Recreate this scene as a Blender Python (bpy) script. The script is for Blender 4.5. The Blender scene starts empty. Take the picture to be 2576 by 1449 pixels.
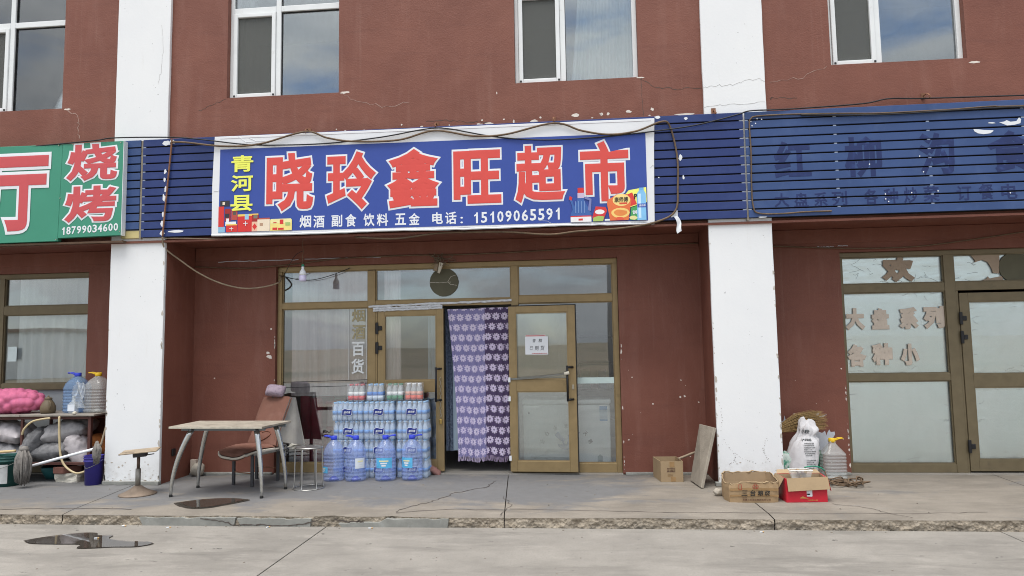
import bpy, bmesh, math, random
from mathutils import Vector, Matrix, noise
random.seed(7)
S = bpy.context.scene
COL = S.collection
PI = math.pi

# ------------------------------------------------------------------ camera
def set_camera():
    cx, cy, cz, yaw, pitch, roll = 2.3399, -8.1807, 1.5641, -0.0941, 0.0846, -0.0163
    fw = Vector((math.sin(yaw)*math.cos(pitch), math.cos(yaw)*math.cos(pitch), math.sin(pitch)))
    r = Vector((math.cos(yaw), -math.sin(yaw), 0)); u = r.cross(fw)
    r2 = r*math.cos(roll)+u*math.sin(roll); u2 = -r*math.sin(roll)+u*math.cos(roll)
    c = bpy.data.cameras.new('camera'); o = bpy.data.objects.new('camera', c); COL.objects.link(o)
    o.matrix_world = Matrix(((r2.x, u2.x, -fw.x, cx), (r2.y, u2.y, -fw.y, cy), (r2.z, u2.z, -fw.z, cz), (0, 0, 0, 1)))
    c.sensor_width = 36; c.lens = 36*1776.34/2576; c.clip_start = .05; c.clip_end = 6000
    S.camera = o
set_camera()

# ------------------------------------------------------------------ light
SUN_EL, SUN_AZ = 73, 197           # degrees; the sun stands behind the camera, a little to the left
W = bpy.data.worlds.new('World'); S.world = W; W.use_nodes = True
nt = W.node_tree; nt.nodes.clear()
wo = nt.nodes.new('ShaderNodeOutputWorld'); bg = nt.nodes.new('ShaderNodeBackground'); bg.inputs[1].default_value = .10
sky = nt.nodes.new('ShaderNodeTexSky'); sky.sky_type = 'NISHITA'; sky.sun_disc = False
sky.sun_elevation = math.radians(SUN_EL); sky.sun_rotation = math.radians(SUN_AZ)
tc = nt.nodes.new('ShaderNodeTexCoord'); mp = nt.nodes.new('ShaderNodeMapping'); mp.inputs['Scale'].default_value = (1, 1, 3.2)
nz = nt.nodes.new('ShaderNodeTexNoise'); nz.inputs['Scale'].default_value = 2.6; nz.inputs['Detail'].default_value = 9; nz.inputs['Roughness'].default_value = .6; nz.inputs['Distortion'].default_value = .6
rp = nt.nodes.new('ShaderNodeValToRGB'); rp.color_ramp.elements[0].position = .32; rp.color_ramp.elements[1].position = .54
nz2 = nt.nodes.new('ShaderNodeTexNoise'); nz2.inputs['Scale'].default_value = 4.5; nz2.inputs['Detail'].default_value = 6
rp2 = nt.nodes.new('ShaderNodeValToRGB'); rp2.color_ramp.elements[0].position = .3; rp2.color_ramp.elements[1].position = .75
rp2.color_ramp.elements[0].color = (.60, .64, .70, 1); rp2.color_ramp.elements[1].color = (1.0, 1.0, 1.0, 1)
cm = nt.nodes.new('ShaderNodeMix'); cm.data_type = 'RGBA'; cm.blend_type = 'MULTIPLY'; cm.inputs[0].default_value = 1
cm.inputs[7].default_value = (8.9, 8.9, 8.8, 1)
sep = nt.nodes.new('ShaderNodeSeparateXYZ'); grd = nt.nodes.new('ShaderNodeMapRange'); grd.inputs[1].default_value = 0; grd.inputs[2].default_value = 1; grd.inputs[3].default_value = .36; grd.inputs[4].default_value = 1.62   # overcast: brighter overhead
gm = nt.nodes.new('ShaderNodeMix'); gm.data_type = 'RGBA'; gm.blend_type = 'MULTIPLY'; gm.inputs[0].default_value = 1
mx = nt.nodes.new('ShaderNodeMix'); mx.data_type = 'RGBA'
L = nt.links.new
L(tc.outputs['Generated'], mp.inputs[0]); L(mp.outputs[0], nz.inputs[0]); L(mp.outputs[0], nz2.inputs[0])
L(nz.outputs[0], rp.inputs[0]); L(nz2.outputs[0], rp2.inputs[0]); L(rp2.outputs[0], cm.inputs[6])
L(rp.outputs[0], mx.inputs[0]); L(sky.outputs[0], mx.inputs[6]); L(tc.outputs['Generated'], sep.inputs[0]); L(sep.outputs[2], grd.inputs[0]); L(cm.outputs[2], gm.inputs[6]); L(grd.outputs[0], gm.inputs[7]); L(gm.outputs[2], mx.inputs[7]); L(mx.outputs[2], bg.inputs[0]); L(bg.outputs[0], wo.inputs[0])
sl = bpy.data.lights.new('sun', 'SUN'); sl.energy = 1.5; sl.angle = math.radians(32); sl.color = (1, .96, .9)
so = bpy.data.objects.new('sun', sl); COL.objects.link(so)
az = math.radians(SUN_AZ)
so.rotation_euler = Vector((math.sin(az)*math.cos(math.radians(SUN_EL)), math.cos(az)*math.cos(math.radians(SUN_EL)), math.sin(math.radians(SUN_EL)))).to_track_quat('Z', 'Y').to_euler()
so.location = (-3, -20, 20)
V = S.view_settings; V.view_transform = 'Standard'; V.look = 'None'; V.gamma = 1; V.exposure = 1.08
S.cycles.transparent_max_bounces = 24; S.cycles.max_bounces = 10; S.cycles.use_denoising = True
S.cycles.filter_width = 1.0; S.cycles.denoising_prefilter = 'ACCURATE'; S.cycles.denoising_input_passes = 'RGB_ALBEDO_NORMAL'; S.cycles.caustics_reflective = False; S.cycles.caustics_refractive = False

# ------------------------------------------------------------------ materials
class NB:
    def __init__(s, mat):
        mat.use_nodes = True; s.t = mat.node_tree; s.t.nodes.clear()
        s.out = s.n('ShaderNodeOutputMaterial')
    def n(s, k, **kw):
        x = s.t.nodes.new(k)
        for a, b in kw.items(): setattr(x, a, b)
        return x
    def set(s, sock, val):
        if hasattr(val, 'is_output'): s.t.links.new(val, sock)
        elif isinstance(val, (tuple, list)) and len(val) == 3 and sock.type == 'RGBA': sock.default_value = (*val, 1)
        else: sock.default_value = val
    def m(s, op, a, b=None, c=None):
        x = s.n('ShaderNodeMath', operation=op)
        for i, q in enumerate((a, b, c)):
            if q is not None: s.set(x.inputs[i], q)
        return x.outputs[0]
    def mix(s, f, a, b, blend='MIX'):
        x = s.n('ShaderNodeMix', data_type='RGBA', blend_type=blend)
        s.set(x.inputs[0], f); s.set(x.inputs[6], a); s.set(x.inputs[7], b); return x.outputs[2]
    def pos(s, scale=(1, 1, 1)):
        g = s.n('ShaderNodeNewGeometry'); mp = s.n('ShaderNodeMapping'); mp.inputs['Scale'].default_value = scale
        s.t.links.new(g.outputs['Position'], mp.inputs[0]); return mp.outputs[0]
    def obj(s, scale=(1, 1, 1)):
        g = s.n('ShaderNodeTexCoord'); mp = s.n('ShaderNodeMapping'); mp.inputs['Scale'].default_value = scale
        s.t.links.new(g.outputs['Object'], mp.inputs[0]); return mp.outputs[0]
    def noise(s, vec, scale, detail=5, rough=.55, dist=0):
        x = s.n('ShaderNodeTexNoise'); s.t.links.new(vec, x.inputs[0])
        x.inputs['Scale'].default_value = scale; x.inputs['Detail'].default_value = detail; x.inputs['Roughness'].default_value = rough; x.inputs['Distortion'].default_value = dist
        return x.outputs[0]
    def ramp(s, f, a, b):
        return s.n2('ShaderNodeMapRange', f, a, b)
    def n2(s, k, f, a, b):
        x = s.n(k); s.set(x.inputs[0], f); x.inputs[1].default_value = a; x.inputs[2].default_value = b; return x.outputs[0]
    def bump(s, h, strength=.2, dist=.01):
        x = s.n('ShaderNodeBump'); s.set(x.inputs['Height'], h); x.inputs['Strength'].default_value = strength; x.inputs['Distance'].default_value = dist; return x.outputs[0]
    def pr(s, col, rough=.6, metal=0, normal=None, spec=.4, alpha=None):
        b = s.n('ShaderNodeBsdfPrincipled'); s.set(b.inputs['Base Color'], col); s.set(b.inputs['Roughness'], rough); b.inputs['Metallic'].default_value = metal
        b.inputs['Specular IOR Level'].default_value = spec
        if normal is not None: s.t.links.new(normal, b.inputs['Normal'])
        if alpha is not None: s.set(b.inputs['Alpha'], alpha)
        return b.outputs[0]
    def end(s, sh): s.t.links.new(sh, s.out.inputs[0])

MATS = {}
def sc(c, k): return tuple(min(1, max(0, x*k)) for x in c)
def M(name, col=(.5, .5, .5), rough=.6, metal=0, var=.12, vs=6, bs=0, bst=.15, spec=.4, alpha=None, dirt=None, local=True, rnd_=0):
    """a plain material with blotchy colour variation, optional fine relief and dirt"""
    if name in MATS: return MATS[name]
    m = bpy.data.materials.new(name); b = NB(m); p = b.obj() if local else b.pos()
    n1 = b.noise(p, vs, 6, .6)
    c = b.mix(b.ramp(n1, .25, .75), sc(col, 1-var), sc(col, 1+var))
    if dirt:
        dcol, dscale, lo, hi = dirt
        c = b.mix(b.ramp(b.noise(p, dscale, 8, .65, .4), lo, hi), c, dcol)
    nm = b.bump(b.noise(p, bs, 6, .6), bst, .01) if bs else None
    r = b.m('ADD', rough-.08, b.m('MULTIPLY', n1, .16))
    if rnd_:
        oi = b.n('ShaderNodeObjectInfo'); c = b.mix(b.m('MULTIPLY', oi.outputs['Random'], rnd_), c, sc(col, .45))
    b.end(b.pr(c, r, metal, nm, spec, alpha)); MATS[name] = m
    return m
def film(name, col, alpha, rough=.1, spec=.5, bs=0, bst=.3, tk=.2):
    """see-through plastic: part of the light passes straight on"""
    if name in MATS: return MATS[name]
    m = bpy.data.materials.new(name); b = NB(m)
    nm = b.bump(b.noise(b.obj(), bs, 4, .6), bst, .01) if bs else None
    t = b.n('ShaderNodeBsdfTransparent'); s = b.n('ShaderNodeMixShader'); s.inputs[0].default_value = alpha
    t.inputs[0].default_value = (*[1-tk*(1-x) for x in col], 1)
    b.t.links.new(t.outputs[0], s.inputs[1]); b.t.links.new(b.pr(col, rough, 0, nm, spec), s.inputs[2]); b.end(s.outputs[0]); MATS[name] = m
    return m
def glass(name, tint, base, grime=.04, rough=.0):
    """window glass: a mirror part that grows at grazing angles over a clear tinted part, thin grime on top"""
    m = bpy.data.materials.new(name); b = NB(m)
    t = b.n('ShaderNodeBsdfTransparent'); t.inputs[0].default_value = (*tint, 1)
    g = b.n('ShaderNodeBsdfGlossy'); g.inputs['Roughness'].default_value = rough; g.inputs[0].default_value = (.93, .97, 1, 1)
    wob = b.bump(b.noise(b.pos((1, 1, 1)), 1.3, 2, .4), .012, .05); b.t.links.new(wob, g.inputs['Normal'])
    f = b.n('ShaderNodeFresnel'); f.inputs[0].default_value = 1.5
    s = b.n('ShaderNodeMixShader'); b.set(s.inputs[0], b.m('MINIMUM', b.m('ADD', f.outputs[0], base), 1))
    b.t.links.new(t.outputs[0], s.inputs[1]); b.t.links.new(g.outputs[0], s.inputs[2])
    d = b.pr((.55, .56, .55), .8); s2 = b.n('ShaderNodeMixShader')
    gr = b.m('MULTIPLY', b.ramp(b.noise(b.pos((1, 1, .35)), 5, 7, .7), .42, .75), grime)
    b.set(s2.inputs[0], gr); b.t.links.new(s.outputs[0], s2.inputs[1]); b.t.links.new(d, s2.inputs[2]); b.end(s2.outputs[0]); MATS[name] = m
    return m

def mk_wall():
    m = bpy.data.materials.new('red_brown_wall_paint'); b = NB(m); p = b.pos(); ps = b.pos((2.2, 2.2, .35))
    c = b.mix(b.ramp(b.noise(p, 1.6, 6, .6), .3, .7), (.165, .058, .039), (.205, .077, .052))
    c = b.mix(b.m('MULTIPLY', b.ramp(b.noise(ps, 2.2, 6, .65, .3), .52, .8), .42), c, (.265, .13, .10))
    c = b.mix(b.m('MULTIPLY', b.ramp(b.noise(b.pos((.5, 1, 4)), 2.3, 5, .6, .5), .56, .78), .35), c, (.115, .042, .032))
    c = b.mix(b.m('MULTIPLY', b.ramp(b.noise(b.pos((7, 7, .25)), 2.0, 6, .7, .2), .58, .80), .30), c, (.30, .17, .135))
    h = b.m('ADD', b.noise(p, 55, 4, .6), b.m('MULTIPLY', b.noise(p, 5, 4, .5), 1.5))
    b.end(b.pr(c, .62, 0, b.bump(h, .40, .008), .35)); return m
def mk_white():
    m = bpy.data.materials.new('white_wall_paint'); b = NB(m); p = b.pos()
    c = b.mix(b.ramp(b.noise(p, 1.2, 5, .6), .3, .75), (.73, .74, .75), (.78, .785, .785))
    z = b.n('ShaderNodeSeparateXYZ'); b.t.links.new(b.pos(), z.inputs[0])
    low = b.ramp(z.outputs[2], .35, 0.0)                                   # splashed dirt close to the ground
    c = b.mix(b.m('MULTIPLY', b.m('MULTIPLY', low, b.ramp(b.noise(p, 9, 7, .7), .44, .66)), .65), c, (.42, .39, .34))
    c = b.mix(b.m('MULTIPLY', b.ramp(b.noise(b.pos((3, 3, .5)), 4, 7, .7, .3), .60, .8), .16), c, (.5, .45, .38))
    c = b.mix(b.ramp(b.noise(p, 30, 3, .5), .735, .75), c, (.45, .45, .45))
    b.end(b.pr(c, .6, 0, b.bump(b.noise(p, 40, 5, .6), .15, .005), .35)); return m
def mk_concrete(name, tan, paint=None, gl=.8):
    m = bpy.data.materials.new(name); b = NB(m); p = b.pos(); pl = b.pos((.32, 1.0, 1))
    c = b.mix(b.ramp(b.noise(p, 1.1, 9, .70), .3, .7), sc(tan, .74), sc(tan, 1.18))
    c = b.mix(b.m('MULTIPLY', b.ramp(b.noise(pl, 2.6, 9, .68, .6), .48, .70), .75), c, sc(tan, .62))      # drag marks along the facade
    c = b.mix(b.m('MULTIPLY', b.ramp(b.noise(pl, 6.5, 8, .7, .2), .55, .72), .6), c, sc(tan, 1.36))
    if paint:
        z = b.n('ShaderNodeSeparateXYZ'); b.t.links.new(b.pos(), z.inputs[0])
        xr = b.m('MULTIPLY', b.ramp(z.outputs[0], 3.6, 2.0), b.ramp(z.outputs[1], -1.25, -.65))
        k = b.ramp(b.m('ADD', b.noise(b.pos((.55, 1, 1)), 2.1, 9, .68, .5), b.m('MULTIPLY', xr, .26)), .57, .70)
        c = b.mix(b.m('MULTIPLY', k, .85), c, b.mix(b.noise(p, 9, 6, .7), sc(paint, .72), sc(paint, 1.2)))
    c = b.mix(b.ramp(b.noise(b.pos((.7, 1, 1)), 13, 4, .55), .69, .72), c, sc(tan, .38))                     # dark spots of old oil
    c = b.mix(b.m('MULTIPLY', b.ramp(b.noise(p, 70, 3, .6), .5, .75), .55), c, sc(tan, .66))
    c = b.mix(b.m('MULTIPLY', b.ramp(b.noise(b.pos((.15, 1, 1)), 3.4, 7, .7, 1.0), .57, .66), .4), c, sc(tan, .5))
    h = b.m('ADD', b.noise(p, 90, 3, .6), b.m('MULTIPLY', b.noise(p, 9, 5, .6), .8))
    b.end(b.pr(c, gl, 0, b.bump(h, .3, .006), .3)); return m
def mk_kerb():
    m = bpy.data.materials.new('crumbling_kerb_concrete'); b = NB(m); p = b.pos()
    v = b.n('ShaderNodeTexVoronoi'); b.t.links.new(p, v.inputs[0]); v.inputs['Scale'].default_value = 32
    c = b.mix(b.ramp(b.noise(p, 9, 8, .7), .3, .72), (.21, .17, .125), (.46, .40, .32))
    c = b.mix(b.ramp(v.outputs[0], .45, .15), c, (.36, .31, .25))
    c = b.mix(b.ramp(b.noise(p, 26, 4, .6), .63, .72), c, (.10, .085, .07))
    h = b.m('ADD', b.noise(p, 30, 6, .7), v.outputs[0])
    b.end(b.pr(c, .9, 0, b.bump(h, .8, .02), .2)); return m
def mk_daisy(name, ground, flower, shade):
    m = bpy.data.materials.new(name); b = NB(m)
    uv = b.n('ShaderNodeUVMap'); q = b.n('ShaderNodeSeparateXYZ'); b.t.links.new(uv.outputs[0], q.inputs[0])
    pu, pv = .111, .131
    v = b.m('DIVIDE', q.outputs[1], pv); row = b.m('FLOOR', v)
    u = b.m('ADD', b.m('DIVIDE', q.outputs[0], pu), b.m('MULTIPLY', b.m('MODULO', row, 2), .5))
    fx = b.m('MULTIPLY', b.m('SUBTRACT', b.m('FRACT', u), .5), pu); fy = b.m('MULTIPLY', b.m('SUBTRACT', b.m('FRACT', v), .5), pv)
    r = b.m('SQRT', b.m('ADD', b.m('MULTIPLY', fx, fx), b.m('MULTIPLY', fy, fy))); th = b.m('ARCTAN2', fy, fx)
    pet = b.m('ABSOLUTE', b.m('COSINE', b.m('MULTIPLY', th, 4.5)))
    R = b.m('ADD', .014, b.m('MULTIPLY', b.m('POWER', pet, .4), .036))
    fl = b.m('MULTIPLY', b.m('LESS_THAN', r, R), b.m('GREATER_THAN', r, .010))
    ax = b.m('SUBTRACT', b.m('ABSOLUTE', fx), pu/2); ay = b.m('SUBTRACT', fy, pv*.25)
    dot = b.m('LESS_THAN', b.m('SQRT', b.m('ADD', b.m('MULTIPLY', ax, ax), b.m('MULTIPLY', ay, ay))), .007)
    k = b.m('MAXIMUM', fl, dot)
    c = b.mix(b.noise(b.pos((1, 1, .2)), 14, 4, .6), ground, shade)
    c = b.mix(k, c, flower)
    d = b.n('ShaderNodeBsdfTranslucent'); b.t.links.new(c, d.inputs[0])
    s = b.n('ShaderNodeMixShader'); s.inputs[0].default_value = .25
    b.t.links.new(b.pr(c, .85, 0, b.bump(b.noise(b.pos(), 300, 2, .5), .2, .002), .2), s.inputs[1]); b.t.links.new(d.outputs[0], s.inputs[2]); b.end(s.outputs[0]); MATS[name] = m
    return m
def mk_cloth(name, c0, c1, scale=(14, 1, .3), alpha=None, trans=.3):
    m = bpy.data.materials.new(name); b = NB(m)
    c = b.mix(b.ramp(b.noise(b.pos(scale), 1, 4, .6), .35, .65), c0, c1)
    d = b.n('ShaderNodeBsdfTranslucent'); b.t.links.new(c, d.inputs[0])
    s = b.n('ShaderNodeMixShader'); s.inputs[0].default_value = trans
    b.t.links.new(b.pr(c, .9, 0, None, .2, alpha), s.inputs[1]); b.t.links.new(d.outputs[0], s.inputs[2]); b.end(s.outputs[0]); MATS[name] = m
    return m
def mk_water():
    m = bpy.data.materials.new('puddle_water'); b = NB(m)
    t = b.n('ShaderNodeBsdfTransparent'); t.inputs[0].default_value = (.66, .60, .53, 1)
    g = b.n('ShaderNodeBsdfGlossy'); g.inputs['Roughness'].default_value = .0; g.inputs[0].default_value = (1, 1, 1, 1)
    f = b.n('ShaderNodeFresnel'); f.inputs[0].default_value = 1.33
    b.t.links.new(b.bump(b.noise(b.pos(), 9, 3, .5), .02, .01), g.inputs['Normal'])
    mud = b.n('ShaderNodeMixShader'); mud.inputs[0].default_value = .28; b.t.links.new(t.outputs[0], mud.inputs[1]); b.t.links.new(b.pr((.15, .125, .10), .9), mud.inputs[2])
    s = b.n('ShaderNodeMixShader'); b.t.links.new(f.outputs[0], s.inputs[0]); b.t.links.new(mud.outputs[0], s.inputs[1]); b.t.links.new(g.outputs[0], s.inputs[2]); b.end(s.outputs[0]); MATS['water'] = m
    return m
WALL = mk_wall(); WHITE = mk_white()
WALK = mk_concrete('worn_painted_walkway_concrete', (.245, .217, .182), (.142, .146, .154), .70)
ROAD = mk_concrete('pale_street_concrete', (.255, .237, .211), None, .85)
KERB = mk_kerb(); WATER = mk_water()
GL_UP = glass('upper_window_glass', (.97, 1, 1), .11, .04)
GL_SHOP = glass('shop_glass', (.99, 1, 1), .14, .03)
GL_DOOR = glass('door_glass', (.985, 1, .99), .11, .03)
GL_FILM = glass('filmed_glass', (.99, 1, 1), .03, .02)
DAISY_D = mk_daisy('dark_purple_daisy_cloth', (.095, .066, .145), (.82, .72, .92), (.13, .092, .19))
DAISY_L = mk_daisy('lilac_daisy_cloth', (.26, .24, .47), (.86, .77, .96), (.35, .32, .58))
M('alu', (.295, .212, .105), .42, .35, .12, 9, 60, .05, dirt=((.12, .09, .05), 7, .62, .85), local=False)
M('alu_dark', (.165, .132, .078), .45, .3, .12, 9, 60, .05, dirt=((.10, .085, .06), 7, .60, .85), local=False)
M('pvc', (.72, .74, .74), .4, 0, .05, 5, dirt=((.45, .44, .40), 8, .62, .9), local=False)
M('seal', (.015, .015, .015), .6)
M('black_iron', (.018, .018, .02), .45, .2, .3)
M('blue_slat', (.034, .070, .190), .38, 0, .12, 2.5, dirt=((.056, .098, .225), 3, .5, .8), local=False)
M('blue_slat_deep', (.018, .036, .145), .38, 0, .10, 2.5, dirt=((.032, .056, .175), 3, .5, .8), local=False)
M('ghost_blue', (.011, .024, .105), .42, 0, .15, 9, dirt=((.028, .055, .19), 9, .55, .75), local=False)
M('gap_shade', (.018, .015, .013), .9)  # near-black backing: shade of the slat gaps put into its colour
M('batten', (.24, .21, .16), .7, 0, .2, 12, local=False)
M('banner_white', (.72, .73, .75), .45, 0, .03, 3, 4, .12)
M('banner_blue', (.034, .070, .315), .42, 0, .04, 3, 3, .08)
M('p_white', (.73, .75, .78), .45, 0, .02)
M('p_red', (.64, .072, .058), .45, 0, .04)
M('p_yellow', (.80, .82, .12), .45, 0, .03)
M('green_panel', (.048, .255, .165), .4, 0, .06, 2, local=False)
M('g_red', (.54, .080, .088), .42, 0, .04)
M('chip', (.68, .62, .56), .8, 0, .15, 20)
M('plaster_grey', (.50, .52, .56), .8, 0, .12, 20)
M('crack', (.085, .07, .06), .9)
M('crack_pale', (.36, .24, .20), .9)
M('cable_black', (.012, .012, .014), .5)
M('cable_brown', (.13, .085, .05), .7, 0, .4, 14)
M('cable_tan', (.30, .23, .16), .7, 0, .3, 14)
M('rust_rod', (.22, .10, .055), .8, 0, .35, 20)
M('wet', (.085, .075, .062), .5, 0, .2)
# ------------------------------------------------------------------ mesh helpers
class MB:
    def __init__(s): s.v = []; s.f = []; s.uv = []
    def add(s, vs, fs):
        o = len(s.v); s.v += [tuple(x) for x in vs]; s.f += [tuple(i+o for i in f) for f in fs]; return s
    def box(s, x0, x1, y0, y1, z0, z1):
        return s.add([(x0, y0, z0), (x1, y0, z0), (x1, y1, z0), (x0, y1, z0), (x0, y0, z1), (x1, y0, z1), (x1, y1, z1), (x0, y1, z1)],
                     [(0, 3, 2, 1), (4, 5, 6, 7), (0, 1, 5, 4), (1, 2, 6, 5), (2, 3, 7, 6), (3, 0, 4, 7)])
    def plate(s, a, b, c, d, t):
        a, b, c, d = map(Vector, (a, b, c, d)); n = (b-a).cross(d-a).normalized()*t*.5
        vs = [a-n, b-n, c-n, d-n, a+n, b+n, c+n, d+n]
        return s.add(vs, [(0, 3, 2, 1), (4, 5, 6, 7), (0, 1, 5, 4), (1, 2, 6, 5), (2, 3, 7, 6), (3, 0, 4, 7)])
    def poly(s, pts, y0, y1):
        """polygon in the x-z plane, extruded from y0 (front) to y1"""
        n = len(pts); vs = [(x, y0, z) for x, z in pts]+[(x, y1, z) for x, z in pts]
        ar = sum(pts[i][0]*pts[(i+1) % n][1]-pts[(i+1) % n][0]*pts[i][1] for i in range(n))
        fr = tuple(range(n)); bk = tuple(range(2*n-1, n-1, -1)); sd = [(i, i+n, (i+1) % n+n, (i+1) % n) for i in range(n)]
        if ar < 0: fr = fr[::-1]; bk = bk[::-1]; sd = [q[::-1] for q in sd]
        return s.add(vs, [fr, bk]+sd)
    def flat(s, pts, z0, z1):
        n = len(pts); vs = [(x, y, z1) for x, y in pts]+[(x, y, z0) for x, y in pts]
        ar = sum(pts[i][0]*pts[(i+1) % n][1]-pts[(i+1) % n][0]*pts[i][1] for i in range(n))
        fr = tuple(range(n)); bk = tuple(range(2*n-1, n-1, -1)); sd = [(i, i+n, (i+1) % n+n, (i+1) % n) for i in range(n)]
        if ar < 0: fr = fr[::-1]; bk = bk[::-1]; sd = [q[::-1] for q in sd]
        return s.add(vs, [fr, bk]+sd)
    def tube(s, pts, r, n=8, cap=True):
        P = [Vector(p) for p in pts]; k = len(P); rs = r if isinstance(r, (list, tuple)) else [r]*k
        up = Vector((.13, .21, 1)).normalized(); vs = []; fs = []
        for i, p in enumerate(P):
            d = (P[min(i+1, k-1)]-P[max(i-1, 0)]).normalized()
            if abs(d.dot(up)) > .95: up = Vector((1, .2, 0)).normalized()
            a = d.cross(up).normalized(); b = a.cross(d); up = b if abs(d.dot(b)) < .9 else up
            for j in range(n):
                t = 2*PI*j/n; vs.append(p+(a*math.cos(t)+b*math.sin(t))*rs[i])
        for i in range(k-1):
            for j in range(n):
                fs.append((i*n+j, (i+1)*n+j, (i+1)*n+(j+1) % n, i*n+(j+1) % n))
        if cap: fs += [tuple(range(n)), tuple(range(k*n-1, (k-1)*n-1, -1))]
        return s.add(vs, fs)
    def lathe(s, prof, n=20, c=(0, 0, 0), sx=1, sy=1, ridge=0, nr=0, sq=0):
        vs = []; fs = []; k = len(prof)
        for (r, z) in prof:
            for j in range(n):
                t = 2*PI*j/n; q = 1+ridge*math.cos(nr*t)
                if sq: q *= (abs(math.cos(t))**sq+abs(math.sin(t))**sq)**(-1/sq)
                vs.append((c[0]+r*q*sx*math.cos(t), c[1]+r*q*sy*math.sin(t), c[2]+z))
        for i in range(k-1):
            for j in range(n): fs.append((i*n+j, i*n+(j+1) % n, (i+1)*n+(j+1) % n, (i+1)*n+j))
        if prof[0][0] > 1e-4: fs.append(tuple(range(n-1, -1, -1)))
        if prof[-1][0] > 1e-4: fs.append(tuple(range((k-1)*n, k*n)))
        return s.add(vs, fs)
    def grid(s, nu, nv, fn, flip=False):
        vs = [fn(i/nu, j/nv) for j in range(nv+1) for i in range(nu+1)]; w = nu+1
        fs = [(j*w+i, j*w+i+1, (j+1)*w+i+1, (j+1)*w+i) for j in range(nv) for i in range(nu)]
        if flip: fs = [f[::-1] for f in fs]
        return s.add(vs, fs)
    def xf(s, mat):
        s.v = [tuple(mat @ Vector(p)) for p in s.v]; return s
    def mesh(s, name, smooth=False, bevel=0, seg=2):
        me = bpy.data.meshes.new(name); me.from_pydata(s.v, [], s.f); me.validate()
        if bevel:
            bm = bmesh.new(); bm.from_mesh(me)
            bm.normal_update()
            ed = [e for e in bm.edges if len(e.link_faces) == 2 and e.calc_face_angle(0) > .5]
            bmesh.ops.bevel(bm, geom=ed, offset=bevel, segments=seg, affect='EDGES', profile=.5, clamp_overlap=True)
            bm.to_mesh(me); bm.free()
        if smooth:
            me.polygons.foreach_set('use_smooth', [True]*len(me.polygons))
        me.update(); return me
    def build(s, name, mat, parent=None, smooth=False, bevel=0, seg=2):
        return link(name, s.mesh(name, smooth, bevel, seg), mat, parent)
def link(name, me, mat, parent=None):
    me.materials.clear(); me.materials.append(MATS[mat] if isinstance(mat, str) else mat)
    o = bpy.data.objects.new(name, me); COL.objects.link(o)
    if parent is not None: adopt(o, parent)
    return o
def adopt(o, parent):
    o.parent = parent; o.matrix_parent_inverse = wm(parent).inverted()
def wm(o):
    m = o.matrix_basis.copy()
    if o.parent: m = wm(o.parent) @ o.matrix_parent_inverse @ m
    return m
def tag(o, label=None, cat=None, group=None, kind=None):
    for k, x in (('label', label), ('category', cat), ('group', group), ('kind', kind)):
        if x: o[k] = x
    return o
def thing(name, loc, label, cat, group=None):
    o = bpy.data.objects.new(name, None); COL.objects.link(o); o.location = loc; o.empty_display_size = .1
    return tag(o, label, cat, group)
def part(name, parent, loc=(0, 0, 0)):
    o = bpy.data.objects.new(name, None); COL.objects.link(o); o.location = loc; o.empty_display_size = .05
    adopt(o, parent); return o
def copy_tree(o, parent=None):
    c = o.copy(); COL.objects.link(c)
    if parent is not None: c.parent = parent; c.matrix_parent_inverse = o.matrix_parent_inverse.copy()
    for ch in [x for x in bpy.data.objects if x.parent == o]: copy_tree(ch, c)
    return c
def struct(o): o['kind'] = 'structure'; return o
def rot(rx=0, ry=0, rz=0): return Matrix.Rotation(rz, 4, 'Z') @ Matrix.Rotation(ry, 4, 'Y') @ Matrix.Rotation(rx, 4, 'X')
def at(loc, rx=0, ry=0, rz=0): return Matrix.Translation(loc) @ rot(rx, ry, rz)
def spline(pts, n=8):
    P = [Vector(p) for p in pts]; out = []
    for i in range(len(P)-1):
        a = P[max(i-1, 0)]; b = P[i]; c = P[i+1]; d = P[min(i+2, len(P)-1)]
        for k in range(n):
            t = k/n; out.append(.5*((2*b)+(c-a)*t+(2*a-5*b+4*c-d)*t*t+(3*b-a-3*c+d)*t**3))
    out.append(P[-1]); return out
def jit(x, s=1): return noise.noise(Vector((x*3.1+s*7.7, s*1.3, x*.7)))

# lettering: glyph outlines from the program's own built-in typeface, widened and given a small thickness
GC = {}
def glyph_mesh(body, bev, res=3):
    k = (body, bev, res)
    if k not in GC:
        cu = bpy.data.curves.new('g', 'FONT'); cu.body = body; cu.bevel_depth = bev; cu.bevel_resolution = 1; cu.resolution_u = res
        o = bpy.data.objects.new('g', cu); COL.objects.link(o); bpy.context.view_layer.update()
        me = bpy.data.meshes.new_from_object(o.evaluated_get(bpy.context.evaluated_depsgraph_get()))
        vs = [tuple(v.co) for v in me.vertices]; fs = [tuple(p.vertices) for p in me.polygons]
        bpy.data.objects.remove(o); bpy.data.curves.remove(cu); bpy.data.meshes.remove(me)
        GC[k] = (vs, fs)
    return GC[k]
def letters(body, rect, y, bold=.02, ref=None, thick=.003, res=3, mb=None, shear=0):
    """lettering that fills rect = (x0, z0, x1, z1) on a plane facing -y at depth y"""
    vs, fs = glyph_mesh(body, bold, res); rv = glyph_mesh(body, ref if ref is not None else bold, res)[0]
    ax = min(v[0] for v in rv); bx = max(v[0] for v in rv); ay = min(v[1] for v in rv); by = max(v[1] for v in rv)
    kx = (rect[2]-rect[0])/(bx-ax); ky = (rect[3]-rect[1])/(by-ay); kz = thick/max(bold, .001)
    mb = mb or MB()
    return mb.add([(rect[0]+(v[0]-ax)*kx+shear*(v[1]-ay)*ky, y-v[2]*kz, rect[1]+(v[1]-ay)*ky) for v in vs], fs)
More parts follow.
